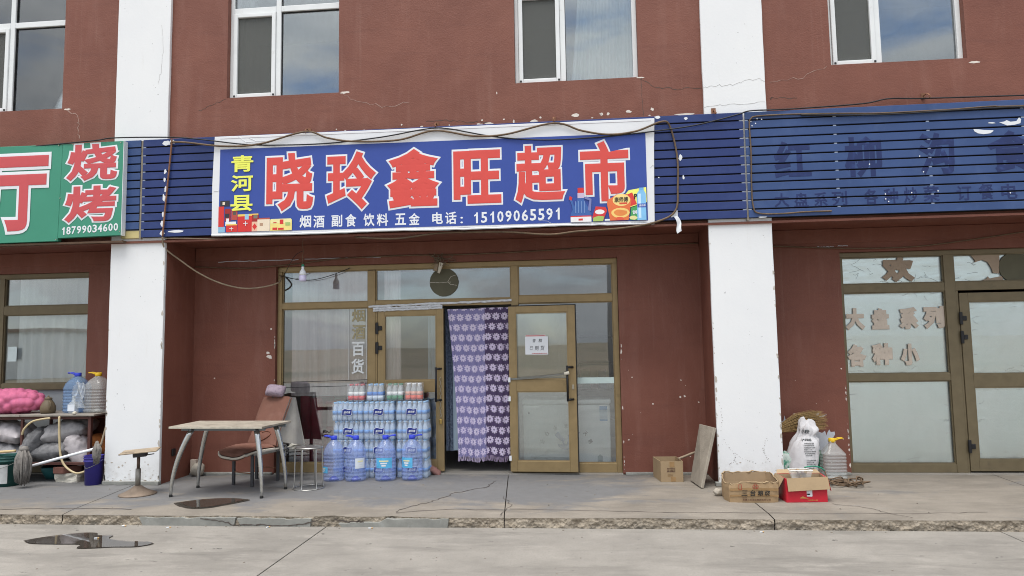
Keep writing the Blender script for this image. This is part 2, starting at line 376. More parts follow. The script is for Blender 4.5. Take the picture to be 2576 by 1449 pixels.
def one(rect, y, t):
    x0, z0, x1, z1 = rect; w = x1-x0; h = z1-z0
    return MB().poly([(x0+w*.48, z0), (x1, z0), (x1, z1), (x0+w*.62, z1), (x0+w*.45, z1-h*.14), (x0, z1-h*.24), (x0, z1-h*.38), (x0+w*.48, z1-h*.30)], y-t, y)
def clip_z(mb, bands):
    """keep only the pieces of the mesh that lie inside the given z bands"""
    out = MB()
    for (z0, z1) in bands:
        bm = bmesh.new(); me = mb.mesh('t'); bm.from_mesh(me); bpy.data.meshes.remove(me)
        for co, no in (((0, 0, z0), (0, 0, -1)), ((0, 0, z1), (0, 0, 1))):
            g = bm.verts[:]+bm.edges[:]+bm.faces[:]
            bmesh.ops.bisect_plane(bm, geom=g, plane_co=co, plane_no=no, clear_outer=True)
        bm.verts.index_update(); out.add([v.co[:] for v in bm.verts], [tuple(v.index for v in f.verts) for f in bm.faces]); bm.free()
    return out
def blob(cx, cz, rx, rz, n=12, rag=.35, seed=0):
    rnd = random.Random(seed); a0 = rnd.random()*6
    return [(cx+rx*math.cos(2*PI*i/n)*(1+rag*(rnd.random()-.6)), cz+rz*math.sin(2*PI*i/n)*(1+rag*(rnd.random()-.6))) for i in range(n)]
def crack(mb, pts, w, y=None, z=None, seed=0, sub=6, amp=.02, th=.0015):
    """a thin jagged line with a real thickness, lying on a wall (y) or on the ground (z)"""
    rnd = random.Random(seed); P = []
    for i in range(len(pts)-1):
        for k in range(sub):
            t = k/sub; P.append((pts[i][0]+(pts[i+1][0]-pts[i][0])*t+(rnd.random()-.5)*amp, pts[i][1]+(pts[i+1][1]-pts[i][1])*t+(rnd.random()-.5)*amp))
    P.append(pts[-1])
    for i in range(len(P)-1):
        a, b = Vector(P[i]), Vector(P[i+1]); d = (b-a)
        if d.length < 1e-5: continue
        nrm = Vector((-d.y, d.x)).normalized()*w*(.35+.65*rnd.random())*.5
        q = [a-nrm, b-nrm*.8, b+nrm*.8, a+nrm]; q = [(v.x, v.y) for v in q]
        if y is not None: mb.poly(q, y-th, y)
        else: mb.flat(q, z, z+th)
    return mb
# ================================================================== SETTING
def ground():
    # far steppe behind the street: seen only as a reflection in the panes
    t = MB()
    def fn(u, v):
        x = -900+1800*u; y = -26-1500*v**1.6
        d = -y-26
        h = -.16+min(1, d/60)*.5*noise.noise(Vector((x/90, y/90, 0)))+min(1, d/400)*5.5*max(0, .25+noise.noise(Vector((x/420, y/420, 3)))+.4*noise.noise(Vector((x/130, y/130, 8))))
        return (x, y, h)
    t.grid(90, 60, fn, True)
    M('steppe', (.185, .145, .098), .95, 0, .25, .02, dirt=((.09, .085, .05), .06, .45, .65), local=False)
    struct(t.build('terrain', 'steppe', None, True))
    st = bpy.data.objects.new('street', None); COL.objects.link(st); struct(st)
    xs = [-60, -24, -18, -12, -6.1, -.10, 5.95, 12, 18, 24, 60]
    ys = [-26.5, -20, -14, -8.2, -1.50]
    for i in range(len(xs)-1):
        for j in range(len(ys)-1):
            m = MB().box(xs[i]+.006, xs[i+1]-.006, ys[j]+.006, ys[j+1]-(.006 if j < 3 else 0), -.35, -.10)
            m.build('slab', ROAD, st, False, .003, 1)
    MB().box(-60, 60, -26.6, -1.5, -.45, -.125).build('joint_bed', M('joint_dirt', (.05, .042, .035), .95), st)
ground()

def pavement():
    pv = bpy.data.objects.new('pavement', None); COL.objects.link(pv); struct(pv)
    # slab joints: x at the kerb edge, x at the wall
    js = [(-14, -14), (-2.80, -3.13), (1.60, 1.42), (4.045, 3.98), (6.95, 7.1), (14, 14)]
    def edge(x):                              # the nosing is worn and chipped
        e = -1.487+.010*noise.noise(Vector((x*1.3, 0, 0)))+.010*noise.noise(Vector((x*6, 2, 0)))
        for c, w, d in ((-.06, .13, .05), (.52, .10, .035), (-1.18, .08, .022), (2.95, .22, .022), (3.45, .10, .02), (6.4, .5, .025), (-3.6, .3, .015)):
            e += d*math.exp(-((x-c)/w)**2)
        return e
    for (a0, a1), (b0, b1) in zip(js[:-1], js[1:]):
        nx = max(6, int((b0-a0)*28)); m = MB(); g = .005
        def fn(u, v):
            x0 = a0+g+(b0-a0-2*g)*u; x1 = a1+g+(b1-a1-2*g)*u
            e = edge(x0); y = e+(.70-e)*v**1.0
            x = x0+(x1-x0)*v
            z = .003*noise.noise(Vector((x*.8, y*.8, 5)))-.012*max(0, (.09-v)/.09)**2
            return (x, y, z)
        m.grid(nx, 14, fn)
        def face(u, v):
            x = a0+g+(b0-a0-2*g)*u; rough = 1.0
            e = edge(x); z = -.012-.098*v
            r = .020*noise.noise(Vector((x*9, z*16, 1)))+.016*noise.noise(Vector((x*26, z*30, 4)))
            cav = .015*math.exp(-((x+.03)/.12)**2)*math.exp(-((z+.075)/.035)**2)
            return (x, e+(0 if v == 0 else r*min(1, v*2.2)+cav+.004), z if v < 1 else -.125)
        m2 = MB().grid(nx*2, 7, face, True)
        s = m.build('slab', WALK, pv, True); m2.build('kerb_face', KERB, s, True)
    # smooth cement repairs on the kerb face
    M('cement_patch', (.235, .235, .215), .8, 0, .22, 7, 40, .3, dirt=((.36, .37, .36), 5, .58, .75), local=False)
    for x0, x1, sd in ((-1.98, -1.0, 1), (-.985, -.25, 2), (.02, 1.08, 3)):
        pts = [(x0+.05, -.115)]; n = 16
        pts += [(x0+(x1-x0)*i/n*.985+.05*(i == 0), -.118) for i in range(1, n+1)]
        pts += [(x1-(x1-x0)*i/n, -.020-.022*abs(jit(x1-i*.21, sd))*1.4-(.035 if sd == 3 and i > 9 else 0)) for i in range(0, n+1)]
        MB().poly(pts, -1.512, -1.46).build('cement_patch', 'cement_patch', pv)
    c = MB(); c.box(-14, 14, -1.36, .70, -.2, -.03); c.build('slab_bed', 'joint_dirt', pv)
    # cracks
    k = MB()
    crack(k, [(-4.6, -1.30), (-3.6, -1.32), (-2.9, -1.26), (-2.2, -1.30)], .012, z=.004, seed=3, amp=.05)
    crack(k, [(.55, -1.36), (1.0, -1.22), (1.58, -1.24)], .010, z=.004, seed=4, amp=.03)
    crack(k, [(1.62, -1.20), (2.4, -1.24), (3.2, -1.30), (4.0, -1.31), (4.9, -1.30), (5.5, -1.28), (6.0, -1.22)], .008, z=.004, seed=5, amp=.03)
    crack(k, [(.52, -1.36), (.66, -1.05), (.80, -.85), (.95, -.45), (1.25, -.10), (1.32, .25)], .011, z=.004, seed=6, amp=.05)
    crack(k, [(5.25, -1.45), (5.1, -1.25), (5.0, -1.05), (4.75, -.9)], .007, z=.004, seed=7, amp=.04)
    crack(k, [(7.0, -.35), (7.3, -.7), (7.5, -.9)], .007, z=.004, seed=8, amp=.04)
    crack(k, [(1.50, -.6), (1.62, -1.0), (1.56, -1.45)], .007, z=.004, seed=9, amp=.05)
    k.build('crack', 'crack', pv)
    kk = MB()
    crack(kk, [(-1.35, -.03), (-1.12, -.055), (-1.0, -.09), (-.75, -.085), (-.5, -.092), (-.3, -.07), (-.16, -.03)], .014, y=-1.514, seed=11, amp=.012)
    crack(kk, [(-.02, -.03), (.12, -.06), (.22, -.045), (.32, -.09)], .02, y=-1.500, seed=12, amp=.012)
    crack(kk, [(4.0, -.02), (4.06, -.10)], .008, y=-1.507, seed=13, amp=.012)
    crack(kk, [(1.61, -.02), (1.60, -.10)], .008, y=-1.507, seed=14, amp=.012)
    kk.build('kerb_crack', 'crack', pv)
    # bands of repair mortar at the foot of the walls
    for x0, x1, y in ((-3.42, -2.70, -.03), (3.80, 4.55, -.03), (-2.705, -1.62, .655), (2.86, 3.83, .655), (4.55, 5.5, .655)):
        n = 14; d = .05
        pts = [(x0+(x1-x0)*i/n, y-.012+.02*jit(i*.6, x0)) for i in range(n+1)]+[(x1, y+d), (x0, y+d)]
        MB().flat(pts, 0, .045 if y < 0 else .03).build('mortar_skirting', 'cement_patch', pv, False, .006, 1)
pavement()

# ------------------------------------------------------------------ the building
BLD = thing('shop_building', (0, .7, 0), 'two-storey red-brown building with white pillars and three ground-floor shops', 'building')
YF, YB = .03, .70          # face of the upper wall, face of the recessed shop wall
WIN = [(-5.62, -4.17, 4.705), (-1.975, -.535, 4.728), (1.640, 3.108, 4.728), (5.300, 6.785, 4.752)]
ZW = 6.55
def walls():
    w = MB(); xs = [-14]+[q for a in WIN for q in a[:2]]+[14]
    for i in range(0, len(xs), 2): w.box(xs[i], xs[i+1], YF, YF+.26, 4.70, ZW)
    for a in WIN:
        if a[2] > 4.702: w.box(a[0], a[1], YF, YF+.26, 4.70, a[2])
    w.box(-14, 14, YF, YF+.26, 2.95, 4.70); w.box(-14, 14, YF, YF+.26, ZW, 9.0)
    w.build('upper_wall', WALL, BLD)
    MB().box(-14, 14, .29, 6.5, 2.952, 3.1).build('soffit', WALL, BLD)
    MB().box(-14, 14, -.035, .03, 2.925, 2.951).build('soffit_edge', WALL, BLD)
    b = MB()
    for x0, x1, z0, z1 in ((-14, -6.9, 0, 2.95), (-6.9, -4.22, 2.68, 2.95), (-4.22, -1.605, 0, 2.95), (-1.605, 2.832, 2.675, 2.95), (2.832, 5.515, 0, 2.95), (5.515, 8.45, 2.66, 2.95), (8.45, 14, 0, 2.95)):
        b.box(x0, x1, YB, YB+.22, z0, z1)
    b.build('shop_wall', WALL, BLD)
    # a step in the plaster above the shop fronts
    for x0, x1 in ((-7, -3.415), (-2.71, 3.838), (4.543, 9)):
        MB().box(x0, x1, YB-.018, YB, 2.775, 2.951).build('plaster_step', WALL, BLD, False, .006, 1)
    for x0, x1 in ((-3.414, -2.711), (3.839, 4.5425), (-10.66, -9.96), (11.08, 11.78)):
        MB().box(x0+.006, x1-.006, 0, YB, -.05, 2.951).build('pillar', WALL, BLD)
        n = 40; l = []; r = []
        for i in range(n+1):
            z = 9*i/n; l.append((x0+.006*jit(z*3, x0), z)); r.append((x1+.006*jit(z*3, x1), z))
        MB().poly(l[::1]+r[::-1], -.014, .031).build('white_pillar_face', WHITE, BLD, False, .004, 1)
    # roof slab, back and ends so the inside stays closed
    c = MB(); c.box(-14, 14, .29, 6.5, 8.9, 9.0); c.box(-14, 14, 6.3, 6.5, 0, 8.9); c.box(-14, -13.8, .29, 6.3, 0, 8.9); c.box(13.8, 14, .29, 6.3, 0, 8.9)
    c.build('rear_wall', WALL, BLD)
    M('room_paint', (.42, .43, .40), .9, 0, .08, 2, local=False)
    r = MB(); r.box(-13.8, 13.8, 3.0, 3.05, 3.1, 8.9); r.box(-13.8, 13.8, .29, 3.0, 6.75, 6.8)
    for x in (-8, -3.0, .5, 4.2, 9): r.box(x-.05, x+.05, .29, 3.0, 3.1, 6.75)
    r.build('upper_room_wall', 'room_paint', BLD)
    q = MB()
    for x in (-3.05, 4.19): q.box(x-.08, x+.08, .92, 6.3, 0, 2.951)
    q.box(-13.8, 13.8, 4.2, 4.25, 0, 2.951)
    q.build('shop_room_wall', 'room_paint', BLD)
    MB().box(-13.8, 13.8, .70, 6.3, -.05, .012).build('shop_floor', M('shop_tile', (.30, .28, .25), .35, 0, .1, 3), BLD)
walls()

def upper_window(x0, x1, zb, xm, wide):
    """white plastic window: opening casement with insect screen at the left, fixed pane at the right"""
    w = part('window', BLD, (x0, .1, zb)); y0, y1 = .105, .175; zt = ZW; ztr = 5.845
    def bar(*a, n='frame', mat='pvc', bev=.006): return MB().box(*a).build(n, mat, w, False, bev, 2)
    bar(x0, x0+.045, y0, y1, zb, zt); bar(x1-(.055 if wide else .022), x1, y0, y1, zb, zt)
    bar(x0+.045, x1-.022, y0+.001, y1, zb, zb+.014)
    bar(x0+.045, x1-.022, y0, y1, zt-.05, zt)
    bar(xm-.032, xm+.032, y0, y1, zb+.014, zt-.05, n='mullion')
    bar(x0+.045, xm-.032, y0, y1, ztr, ztr+.075, n='transom'); bar(xm+.032, x1-.022, y0, y1, ztr, ztr+.075, n='transom')
    # casement
    a, b, c, d = x0+.048, xm-.034, zb+.018, ztr-.004
    ys = y0-.018
    for q in ((a, a+.05, c, d), (b-.05, b, c, d), (a+.05, b-.05, c, c+.05), (a+.05, b-.05, d-.05, d)):
        MB().box(q[0], q[1], ys, ys+.045, q[2], q[3]).build('sash', 'pvc', w, False, .006, 2)
    MB().box(a+.05, b-.05, ys+.030, ys+.034, c+.05, d-.05).build('insect_screen', film('screen', (.17, .175, .165), .5, .8, .1), w)
    MB().box(a+.05, b-.05, ys+.038, ys+.042, c+.05, d-.05).build('pane', GL_UP, w)
    MB().box(xm+.032, x1-.022, .142, .147, zb+.014, ztr).build('pane', GL_UP, w)
    MB().box(xm+.032, x1-.022, .142, .147, ztr+.075, zt-.05).build('pane', GL_UP, w)
    MB().box(x0+.045, xm-.032, .142, .147, ztr+.075, zt-.05).build('pane', GL_UP, w)
    s = MB()
    for (p0, p1, r0, r1) in ((xm+.032, x1-.022, zb+.014, ztr), (xm+.032, x1-.022, ztr+.075, zt-.05)):
        s.box(p0, p0+.006, .128, .142, r0, r1); s.box(p1-.006, p1, .128, .142, r0, r1); s.box(p0, p1, .129, .1421, r1-.006, r1)
    s.build('gasket', 'seal', w)
    for q in (a+.01, b-.03): MB().box(q, q+.022, ys-.008, ys, c+.012, c+.032).build('corner_plug', 'seal', w)
upper_window(*WIN[0], -4.965, False); upper_window(*WIN[1], -1.345, False); upper_window(*WIN[2], 2.222, True); upper_window(*WIN[3], 5.865, True)

def drape(name, x0, x1, y, z0, z1, mat, folds, label, amp=.035, taper=0, lean=0, top_lean=0):
    m = MB()
    def fn(u, v):
        sp = 1-taper*v
        x = x0+(x1-x0)*(1-(1-u)*sp) if taper >= 0 else x0+(x1-x0)*u
        return (x+lean*(1-v)+top_lean*v, y+amp*math.sin(u*folds*2*PI+1.5*jit(u*4, 3))*(1-.35*v)+.02*jit(u*5+v, 2), z0+(z1-z0)*v)
    m.grid(int(folds*8), 14, fn); o = m.build(name, mat, None, True)
    me = o.data; ul = me.uv_layers.new(name='UVMap'); w = int(folds*8)+1
    for lp in me.loops:
        i = lp.vertex_index; ul.data[lp.index].uv = ((i % w)/(w-1)*(x1-x0), (i//w)/14*(z1-z0))
    return tag(o, label, 'curtain') if label else o
mk_cloth('sheer_white', (.70, .80, .82), (.88, .94, .95), (20, 1, .2), None, .35)
mk_cloth('sheer_grey', (.40, .42, .42), (.55, .57, .56), (20, 1, .2), None, .4)
drape('window_curtain', 2.30, 3.10, .205, 4.55, 6.5, 'sheer_white', 9, 'pale blue-white curtain gathered at right behind the upper window over the banner', .03, .22)
drape('window_curtain', -2.0, -1.70, .235, 4.55, 6.5, 'sheer_grey', 5, 'grey curtain drawn back behind the opening sash above the left of the banner', .03)

# ------------------------------------------------------------------ ground-floor shop fronts (aluminium)
def bars(parent, rects, y0, y1, mat, name='frame', bev=.004):
    for (x0, x1, z0, z1) in rects: MB().box(x0, x1, y0, y1, z0, z1).build(name, mat, parent, False, bev, 2)
def panes(parent, rects, y, mat, bead=None, name='pane'):
    for (x0, x1, z0, z1) in rects:
        MB().box(x0, x1, y, y+.005, z0, z1).build(name, mat, parent)
        if bead:
            m = MB(); t = .012
            m.box(x0, x0+t, y-.022, y, z0, z1); m.box(x1-t, x1, y-.022, y, z0, z1); m.box(x0+t, x1-t, y-.022, y, z0, z0+t); m.box(x0+t, x1-t, y-.022, y, z1-t, z1)
            m.build('glazing_bead', bead, parent)
def hinge(parent, x, z, y):
    m = MB(); m.box(x-.022, x+.012, y-.022, y, z-.075, z+.075); m.box(x+.0121, x+.06, y-.016, y, z-.028, z+.028)
    m.build('hinge', 'black_iron', parent, False, .004, 1)
def handle(parent, x, z0, z1, y, side, mat='black_iron'):
    m = MB(); m.tube([(x, y-.07, z0), (x, y-.07, z1)], .014, 10)
    for z in (z0+.02, z1-.02): m.tube([(x, y-.07, z), (x+side*.035, y-.035, z), (x+side*.055, y, z)], .013, 8)
    m.build('handle', mat, parent, True)
def shopfronts():
    y0, y1 = .755, .83
    # --- middle shop
    w = part('shop_window', BLD, (0, .75, 0))
    bars(w, [(-1.602, -1.545, 0.012, 2.61), (2.765, 2.83, .012, 2.61), (-1.602, 2.83, 2.61, 2.674),
             (-.388, -.290, .012, 2.60), (1.480, 1.574, 2.10, 2.61), (1.462, 1.520, .012, 2.10)], y0, y1, 'alu')
    bars(w, [(-1.545, -.388, 2.118, 2.195), (-.290, 1.480, 2.118, 2.200), (1.574, 2.765, 2.130, 2.222), (-1.545, -.388, .012, .13), (1.520, 2.765, .012, .125), (-.290, -.262, .012, 2.118)], y0+.004, y1, 'alu', 'transom')
    panes(w, [(-1.545, -.388, 2.195, 2.61), (-.290, 1.480, 2.200, 2.61), (1.574, 2.765, 2.222, 2.61), (-1.545, -.388, .13, 2.118), (1.520, 2.765, .125, 2.130)], .80, GL_SHOP, 'alu')
    MB().box(1.530, 2.755, .775, .80, 1.105, 1.180).build('mid_rail', M('pale_strip', (.55, .66, .63), .5), w)
    # --- closed door leaf
    d = part('door', BLD, (-.27, .75, 0)); Y0, Y1 = .742, .79
    bars(d, [(-.255, -.165, .03, 2.085), (.515, .607, .03, 2.085), (-.165, .515, 2.005, 2.085), (-.165, .515, 1.03, 1.172), (-.165, .515, .03, .17)], Y0, Y1, 'alu', 'stile')
    panes(d, [(-.165, .515, 1.172, 2.005), (-.165, .515, .17, 1.03)], .765, GL_DOOR, 'alu')
    for z in (1.844, 1.591, .35): hinge(d, -.255, z, Y0)
    handle(d, .520, .90, 1.335, Y0, 1)
    ch = MB()
    for i in range(11):
        z = 1.18-i*.045; t = i % 2
        ch.tube([(.565+.011*math.cos(a)*(1-t)+.004*jit(i), Y0-.012-.011*math.cos(a)*t, z+.024*math.sin(a)) for a in [2*PI*k/8 for k in range(9)]], .0035, 5)
    ch.build('chain', M('chain_steel', (.42, .38, .30), .45, .8, .2), d, True)
    MB().box(.550, .585, Y0-.03, Y0-.004, .62, .68).build('padlock', M('brass', (.45, .31, .10), .35, .9), d, False, .006)
    # --- opened leaf, folded back against the side pane
    e = part('door', BLD, (1.45, .70, 0))
    Y0, Y1 = -.0225, .0225
    hx, ang = 1.450, math.radians(-3.5)
    T = at((hx, .715, 0), rz=ang)
    def b2(r, n, mat='alu', yy=(Y0, Y1), bev=.004): MB().box(r[0], r[1], yy[0], yy[1], r[2], r[3]).xf(T).build(n, mat, e, False, bev, 2)
    for r in ((0, .088, .035, 2.085), (.745, .84, .035, 2.085), (.088, .745, 2.005, 2.085), (.088, .745, 1.020, 1.168), (.088, .745, .035, .165)): b2(r, 'stile')
    for r in ((.088, .745, 1.168, 2.005), (.088, .745, .165, 1.020)):
        b2(r, 'pane', GL_DOOR, (-.003, .003), 0)
        for q in ((r[0], r[0]+.012, r[2], r[3]), (r[1]-.012, r[1], r[2], r[3]), (r[0]+.012, r[1]-.012, r[2], r[2]+.012), (r[0]+.012, r[1]-.012, r[3]-.012, r[3])): b2(q, 'glazing_bead', 'alu', (-.018, -.0031), 0)
    b2((.8405, .850, .035, 2.086), 'door_gasket', 'seal', (-.02, .03), 0)
    b2((.0, .85, 2.0855, 2.096), 'door_gasket', 'seal', (-.02, .03), 0)
    m = MB(); m.tube([(.735, Y0-.07, .90), (.735, Y0-.07, 1.335)], .014, 10)
    for z in (.92, 1.315): m.tube([(.735, Y0-.07, z), (.77, Y0-.04, z), (.80, Y0, z)], .014, 8)
    m.xf(T).build('handle', 'black_iron', e, True)
    MB().box(.785, .812, Y0-.006, Y0, 1.04, 1.10).xf(T).build('lock', 'chain_steel', e, False, .004)
    for z in (1.165, .93, .2): MB().box(-.012, .018, Y0-.02, Y0, z-.03, z+.03).xf(T).build('hinge', 'p_white', e, False, .003)
    m = MB()
    for k in range(3): m.tube(spline([(.02, Y0-.012, 1.165+.008*k), (.35, Y0-.02, 1.185+.009*k), (.60, Y0-.03, 1.215+.004*k), (.735, Y0-.07, 1.245)], 6), .0045, 5)
    m.xf(T).build('tie_wire', M('grey_wire', (.22, .22, .2), .5, .3), e, True)
    MB().tube([(.70, Y0-.085, 1.235), (.76, Y0-.085, 1.25)], .022, 8).xf(T).build('tie_knot', M('cream_rag', (.62, .58, .48), .8), e, True)
    # --- right-hand shop
    w = part('shop_window', BLD, (6, .75, 0))
    bars(w, [(5.517, 5.556, .012, 2.60), (5.517, 8.44, 2.60, 2.658), (6.735, 6.855, .012, 2.60), (8.36, 8.44, .012, 2.60)], y0, y1, 'alu_dark')
    bars(w, [(5.556, 6.735, 2.165, 2.268), (6.855, 8.36, 2.165, 2.268), (5.556, 6.735, 1.092, 1.180), (5.556, 6.735, .012, .115)], y0+.004, y1, 'alu_dark', 'transom')
    R = [(5.556, 6.735, 2.268, 2.60), (6.855, 8.36, 2.268, 2.60), (5.556, 6.735, 1.180, 2.165), (5.556, 6.735, .115, 1.092)]
    panes(w, R, .795, GL_FILM, 'alu_dark')
    d = part('door', BLD, (6.87, .75, 0))
    bars(d, [(6.885, 6.985, .03, 2.135), (8.25, 8.35, .03, 2.135), (6.985, 8.25, 2.03, 2.135), (6.985, 8.25, 1.010, 1.165), (6.985, 8.25, .03, .165)], .748, .80, 'alu_dark', 'stile')
    R2 = [(6.985, 8.25, 1.165, 2.03), (6.985, 8.25, .165, 1.010)]
    panes(d, R2, .772, GL_FILM, 'alu_dark')
    for z in (1.83, 1.605, .32): hinge(d, 6.89, z, .748)
    bars(w, [(6.856, 6.884, .012, 2.165)], y0+.006, y1, 'alu_dark')
    # the pale plastic sheet stuck behind those panes, crumpled at its edges
    for i, r in enumerate(R+R2):
        m = MB(); y = (.806 if i < 4 else .783)
        def fn(u, v):
            e = min(u, 1-u, v, 1-v); k = max(0, 1-e*9)
            return (r[0]+(r[1]-r[0])*u, y+.004+.002*abs(noise.noise(Vector((u*4+i*5, v*3, 2))))+.010*k*abs(noise.noise(Vector((u*30, v*30+i*9, 1)))), r[2]+(r[3]-r[2])*v)
        m.grid(40, 30, fn); sh = m.build('plastic_sheet', 'sheet_film', w if i < 4 else d, True)
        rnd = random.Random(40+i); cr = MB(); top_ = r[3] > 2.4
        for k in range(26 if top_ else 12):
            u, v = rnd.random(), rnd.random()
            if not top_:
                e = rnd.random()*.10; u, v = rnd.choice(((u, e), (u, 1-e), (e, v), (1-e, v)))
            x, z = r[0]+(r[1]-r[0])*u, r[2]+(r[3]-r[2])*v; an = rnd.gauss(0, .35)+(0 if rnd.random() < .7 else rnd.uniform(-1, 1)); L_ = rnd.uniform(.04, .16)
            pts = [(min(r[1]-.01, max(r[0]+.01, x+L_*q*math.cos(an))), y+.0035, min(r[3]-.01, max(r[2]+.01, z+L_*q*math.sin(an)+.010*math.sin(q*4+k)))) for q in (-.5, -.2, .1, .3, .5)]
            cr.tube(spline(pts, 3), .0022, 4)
        tag(cr.build('sheet_crease', M('crease_shade', (.36, .42, .40), .5) if top_ else M('crease_highlight', (.92, .96, .95), .25), sh), kind='stuff')  # crease shade and highlights painted as dark and white lines
    # --- left-hand shop
    w = part('shop_window', BLD, (-5, .75, 0))
    bars(w, [(-5.56, -5.485, .012, 2.62), (-6.9, -4.22, 2.62, 2.68), (-6.9, -6.84, .012, 2.62)], y0, y1, 'alu_dark')
    bars(w, [(-5.485, -4.221, 2.120, 2.240), (-6.84, -5.56, 2.120, 2.240), (-5.485, -4.221, 1.105, 1.190), (-6.84, -5.56, 1.105, 1.190), (-5.485, -4.221, .012, .10), (-6.84, -5.56, .012, .10)], y0+.004, y1, 'alu_dark', 'transom')
    panes(w, [(-5.485, -4.221, 2.240, 2.62), (-6.84, -5.56, 2.240, 2.62), (-5.485, -4.221, 1.190, 2.120), (-6.84, -5.56, 1.190, 2.120)], .795, GL_DOOR, 'alu_dark')
    panes(w, [(-5.485, -4.221, .10, 1.105), (-6.84, -5.56, .10, 1.105)], .80, M('grey_board', (.34, .36, .37), .6, 0, .1, 3), None, 'board')
def mk_sheet():
    m = bpy.data.materials.new('pale_window_sheet'); b = NB(m); p = b.pos()
    c = b.mix(b.ramp(b.noise(p, 1.4, 5, .6), .3, .7), (.88, .98, .94), (.93, .99, .96))
    c = b.mix(b.m('MULTIPLY', b.ramp(b.noise(b.pos((1, 1, 2)), 7, 7, .7, .8), .66, .78), .55), c, (.33, .37, .35))
    n = b.noise(b.pos((1, 1, 1.5)), 6, 6, .6, 1.2)
    b.end(b.pr(c, .28, .60, b.bump(n, .10, .02), .6)); MATS['sheet_film'] = m
mk_sheet()
shopfronts()
# marks on the walls: chips of lost paint, cracks
def wall_marks():
    m = MB(); y = YF-.0012
    rnd = random.Random(3)
    for i, (x, z, rx, rz) in enumerate([(-1.62, 4.213, .085, .020), (-1.30, 4.222, .07, .018), (-.86, 4.215, .05, .014), (-.20, 4.232, .035, .015), (.50, 4.245, .03, .012), (1.20, 4.243, .04, .013), (1.32, 4.25, .05, .015), (1.62, 4.262, .012, .035), (1.86, 4.25, .045, .02), (2.35, 4.30, .05, .022), (2.66, 4.30, .022, .018), (2.74, 4.30, .018, .02), (2.98, 4.315, .035, .020), (3.25, 4.33, .02, .02), (3.62, 4.25, .11, .014),
                                       (1.42, 4.62, .008, .014), (-.46, 4.725, .07, .016), (-4.10, 4.69, .05, .012), (6.86, 4.70, .06, .014), (3.12, 4.72, .05, .01)]):
        m.poly(blob(x, z, rx, rz, 11, .7, i), y, y+.001)
    for i in range(14):
        m.poly(blob(rnd.uniform(-1.8, 3.4), 4.222+rnd.random()*.08, .006+.012*rnd.random(), .005+.007*rnd.random(), 7, .6, i+50), y, y+.001)
    y2 = YB-.0012; spots = []
    for i in range(24): spots.append((rnd.choice((rnd.uniform(2.86, 3.8), rnd.uniform(2.86, 3.8), rnd.uniform(4.6, 5.48), rnd.uniform(-2.6, -1.7))), rnd.uniform(.12, 1.3), (.003+.007*rnd.random()**2)))
    for (x, z, r) in [(-1.66, 1.86, .012), (-1.70, 1.55, .02), (-1.68, 1.50, .028), (3.55, .93, .012), (3.60, .94, .011)]+spots:
        m.poly(blob(x, z, r*1.3, r, 8, .7, int(x*1000)), y2, y2+.001)
    for x, zs, nn in ((5.503, (.10, .30, .36, .45, .62, .95, 1.02), 22), (2.846, (.15, .42, .8, 1.5), 12), (-1.614, (1.2, 1.62, 1.75, .9), 10)):   # flaked edge beside the frames
        for i in range(nn):
            z = rnd.choice(zs)+rnd.gauss(0, .045); k = rnd.random()**2
            m.poly(blob(x-.004*rnd.random()*(1 if x > 5 else -1), max(.02, z), .002+.010*k, .004+.030*k, 8, .8, i+90), y2, y2+.001)
    tag(m.build('peeled_paint', 'chip', BLD), kind='stuff')
    p = MB()
    pts = [(5.10, .49), (5.16, .505), (5.20, .49), (5.235, .515), (5.25, .46), (5.265, .50), (5.285, .53), (5.30, .50), (5.345, .505), (5.35, .475), (5.33, .44), (5.30, .42), (5.27, .38), (5.26, .30), (5.22, .25), (5.17, .225), (5.13, .24), (5.135, .33), (5.11, .40)]
    p.poly(pts, y2, y2+.001); p.build('peeled_plaster', 'plaster_grey', BLD); p = MB(); p.poly([(5.13, .72), (5.18, .735), (5.17, .70), (5.22, .695), (5.27, .71), (5.21, .675), (5.15, .69)], y2, y2+.001)
    p.build('peeled_plaster', 'plaster_grey', BLD); p = MB(); p.poly([(4.72, .62), (4.76, .64), (4.775, .70), (4.785, .64), (4.77, .605), (4.74, .60)], y2, y2+.001)
    for x0, x1, z in ((-2.40, -1.30, 2.766), (-1.22, -.2, 2.768), (5.25, 5.45, 2.735), (5.50, 5.62, 2.742)):
        p.build('peeled_plaster', 'plaster_grey', BLD); p = MB()
        n = 18; d = [(x0+(x1-x0)*i/n, z+.010*jit(i*.4, x0)) for i in range(n+1)]
        p.poly(d+[(x, q-.007-.008*abs(jit(x*9, 5))) for x, q in d[::-1]], y2-.002, y2)
    p.build('peeled_plaster', 'plaster_grey', BLD)
    c = MB()
    crack(c, [(3.13, 4.70), (3.3, 4.60), (3.55, 4.56), (3.83, 4.555)], .007, y=YF, seed=21, amp=.03)
    crack(c, [(3.14, 4.72), (3.135, 4.5), (3.15, 4.26)], .006, y=YF, seed=22, amp=.01)
    crack(c, [(-2.35, 4.58), (-2.15, 4.66), (-1.98, 4.72)], .006, y=YF, seed=23, amp=.03)
    crack(c, [(.55, 4.30), (.8, 4.31), (1.05, 4.28), (1.3, 4.27)], .007, y=YF, seed=24, amp=.03)
    crack(c, [(4.6, 4.38), (4.62, 4.40), (4.9, 4.38)], .006, y=YF, seed=27, amp=.02)
    c.build('wall_crack', 'crack', BLD)
    d = MB()
    crack(d, [(-.50, 4.71), (-.30, 4.60), (0, 4.53), (.35, 4.55)], .009, y=YF, seed=25, amp=.05)
    d.build('mended_crack', 'crack_pale', BLD); d = MB()
    crack(d, [(-4.12, 4.69), (-3.97, 4.60), (-3.93, 4.45), (-3.92, 4.30)], .012, y=YF, seed=26, amp=.04)
    d.build('mended_crack', 'crack_pale', BLD); d = MB()
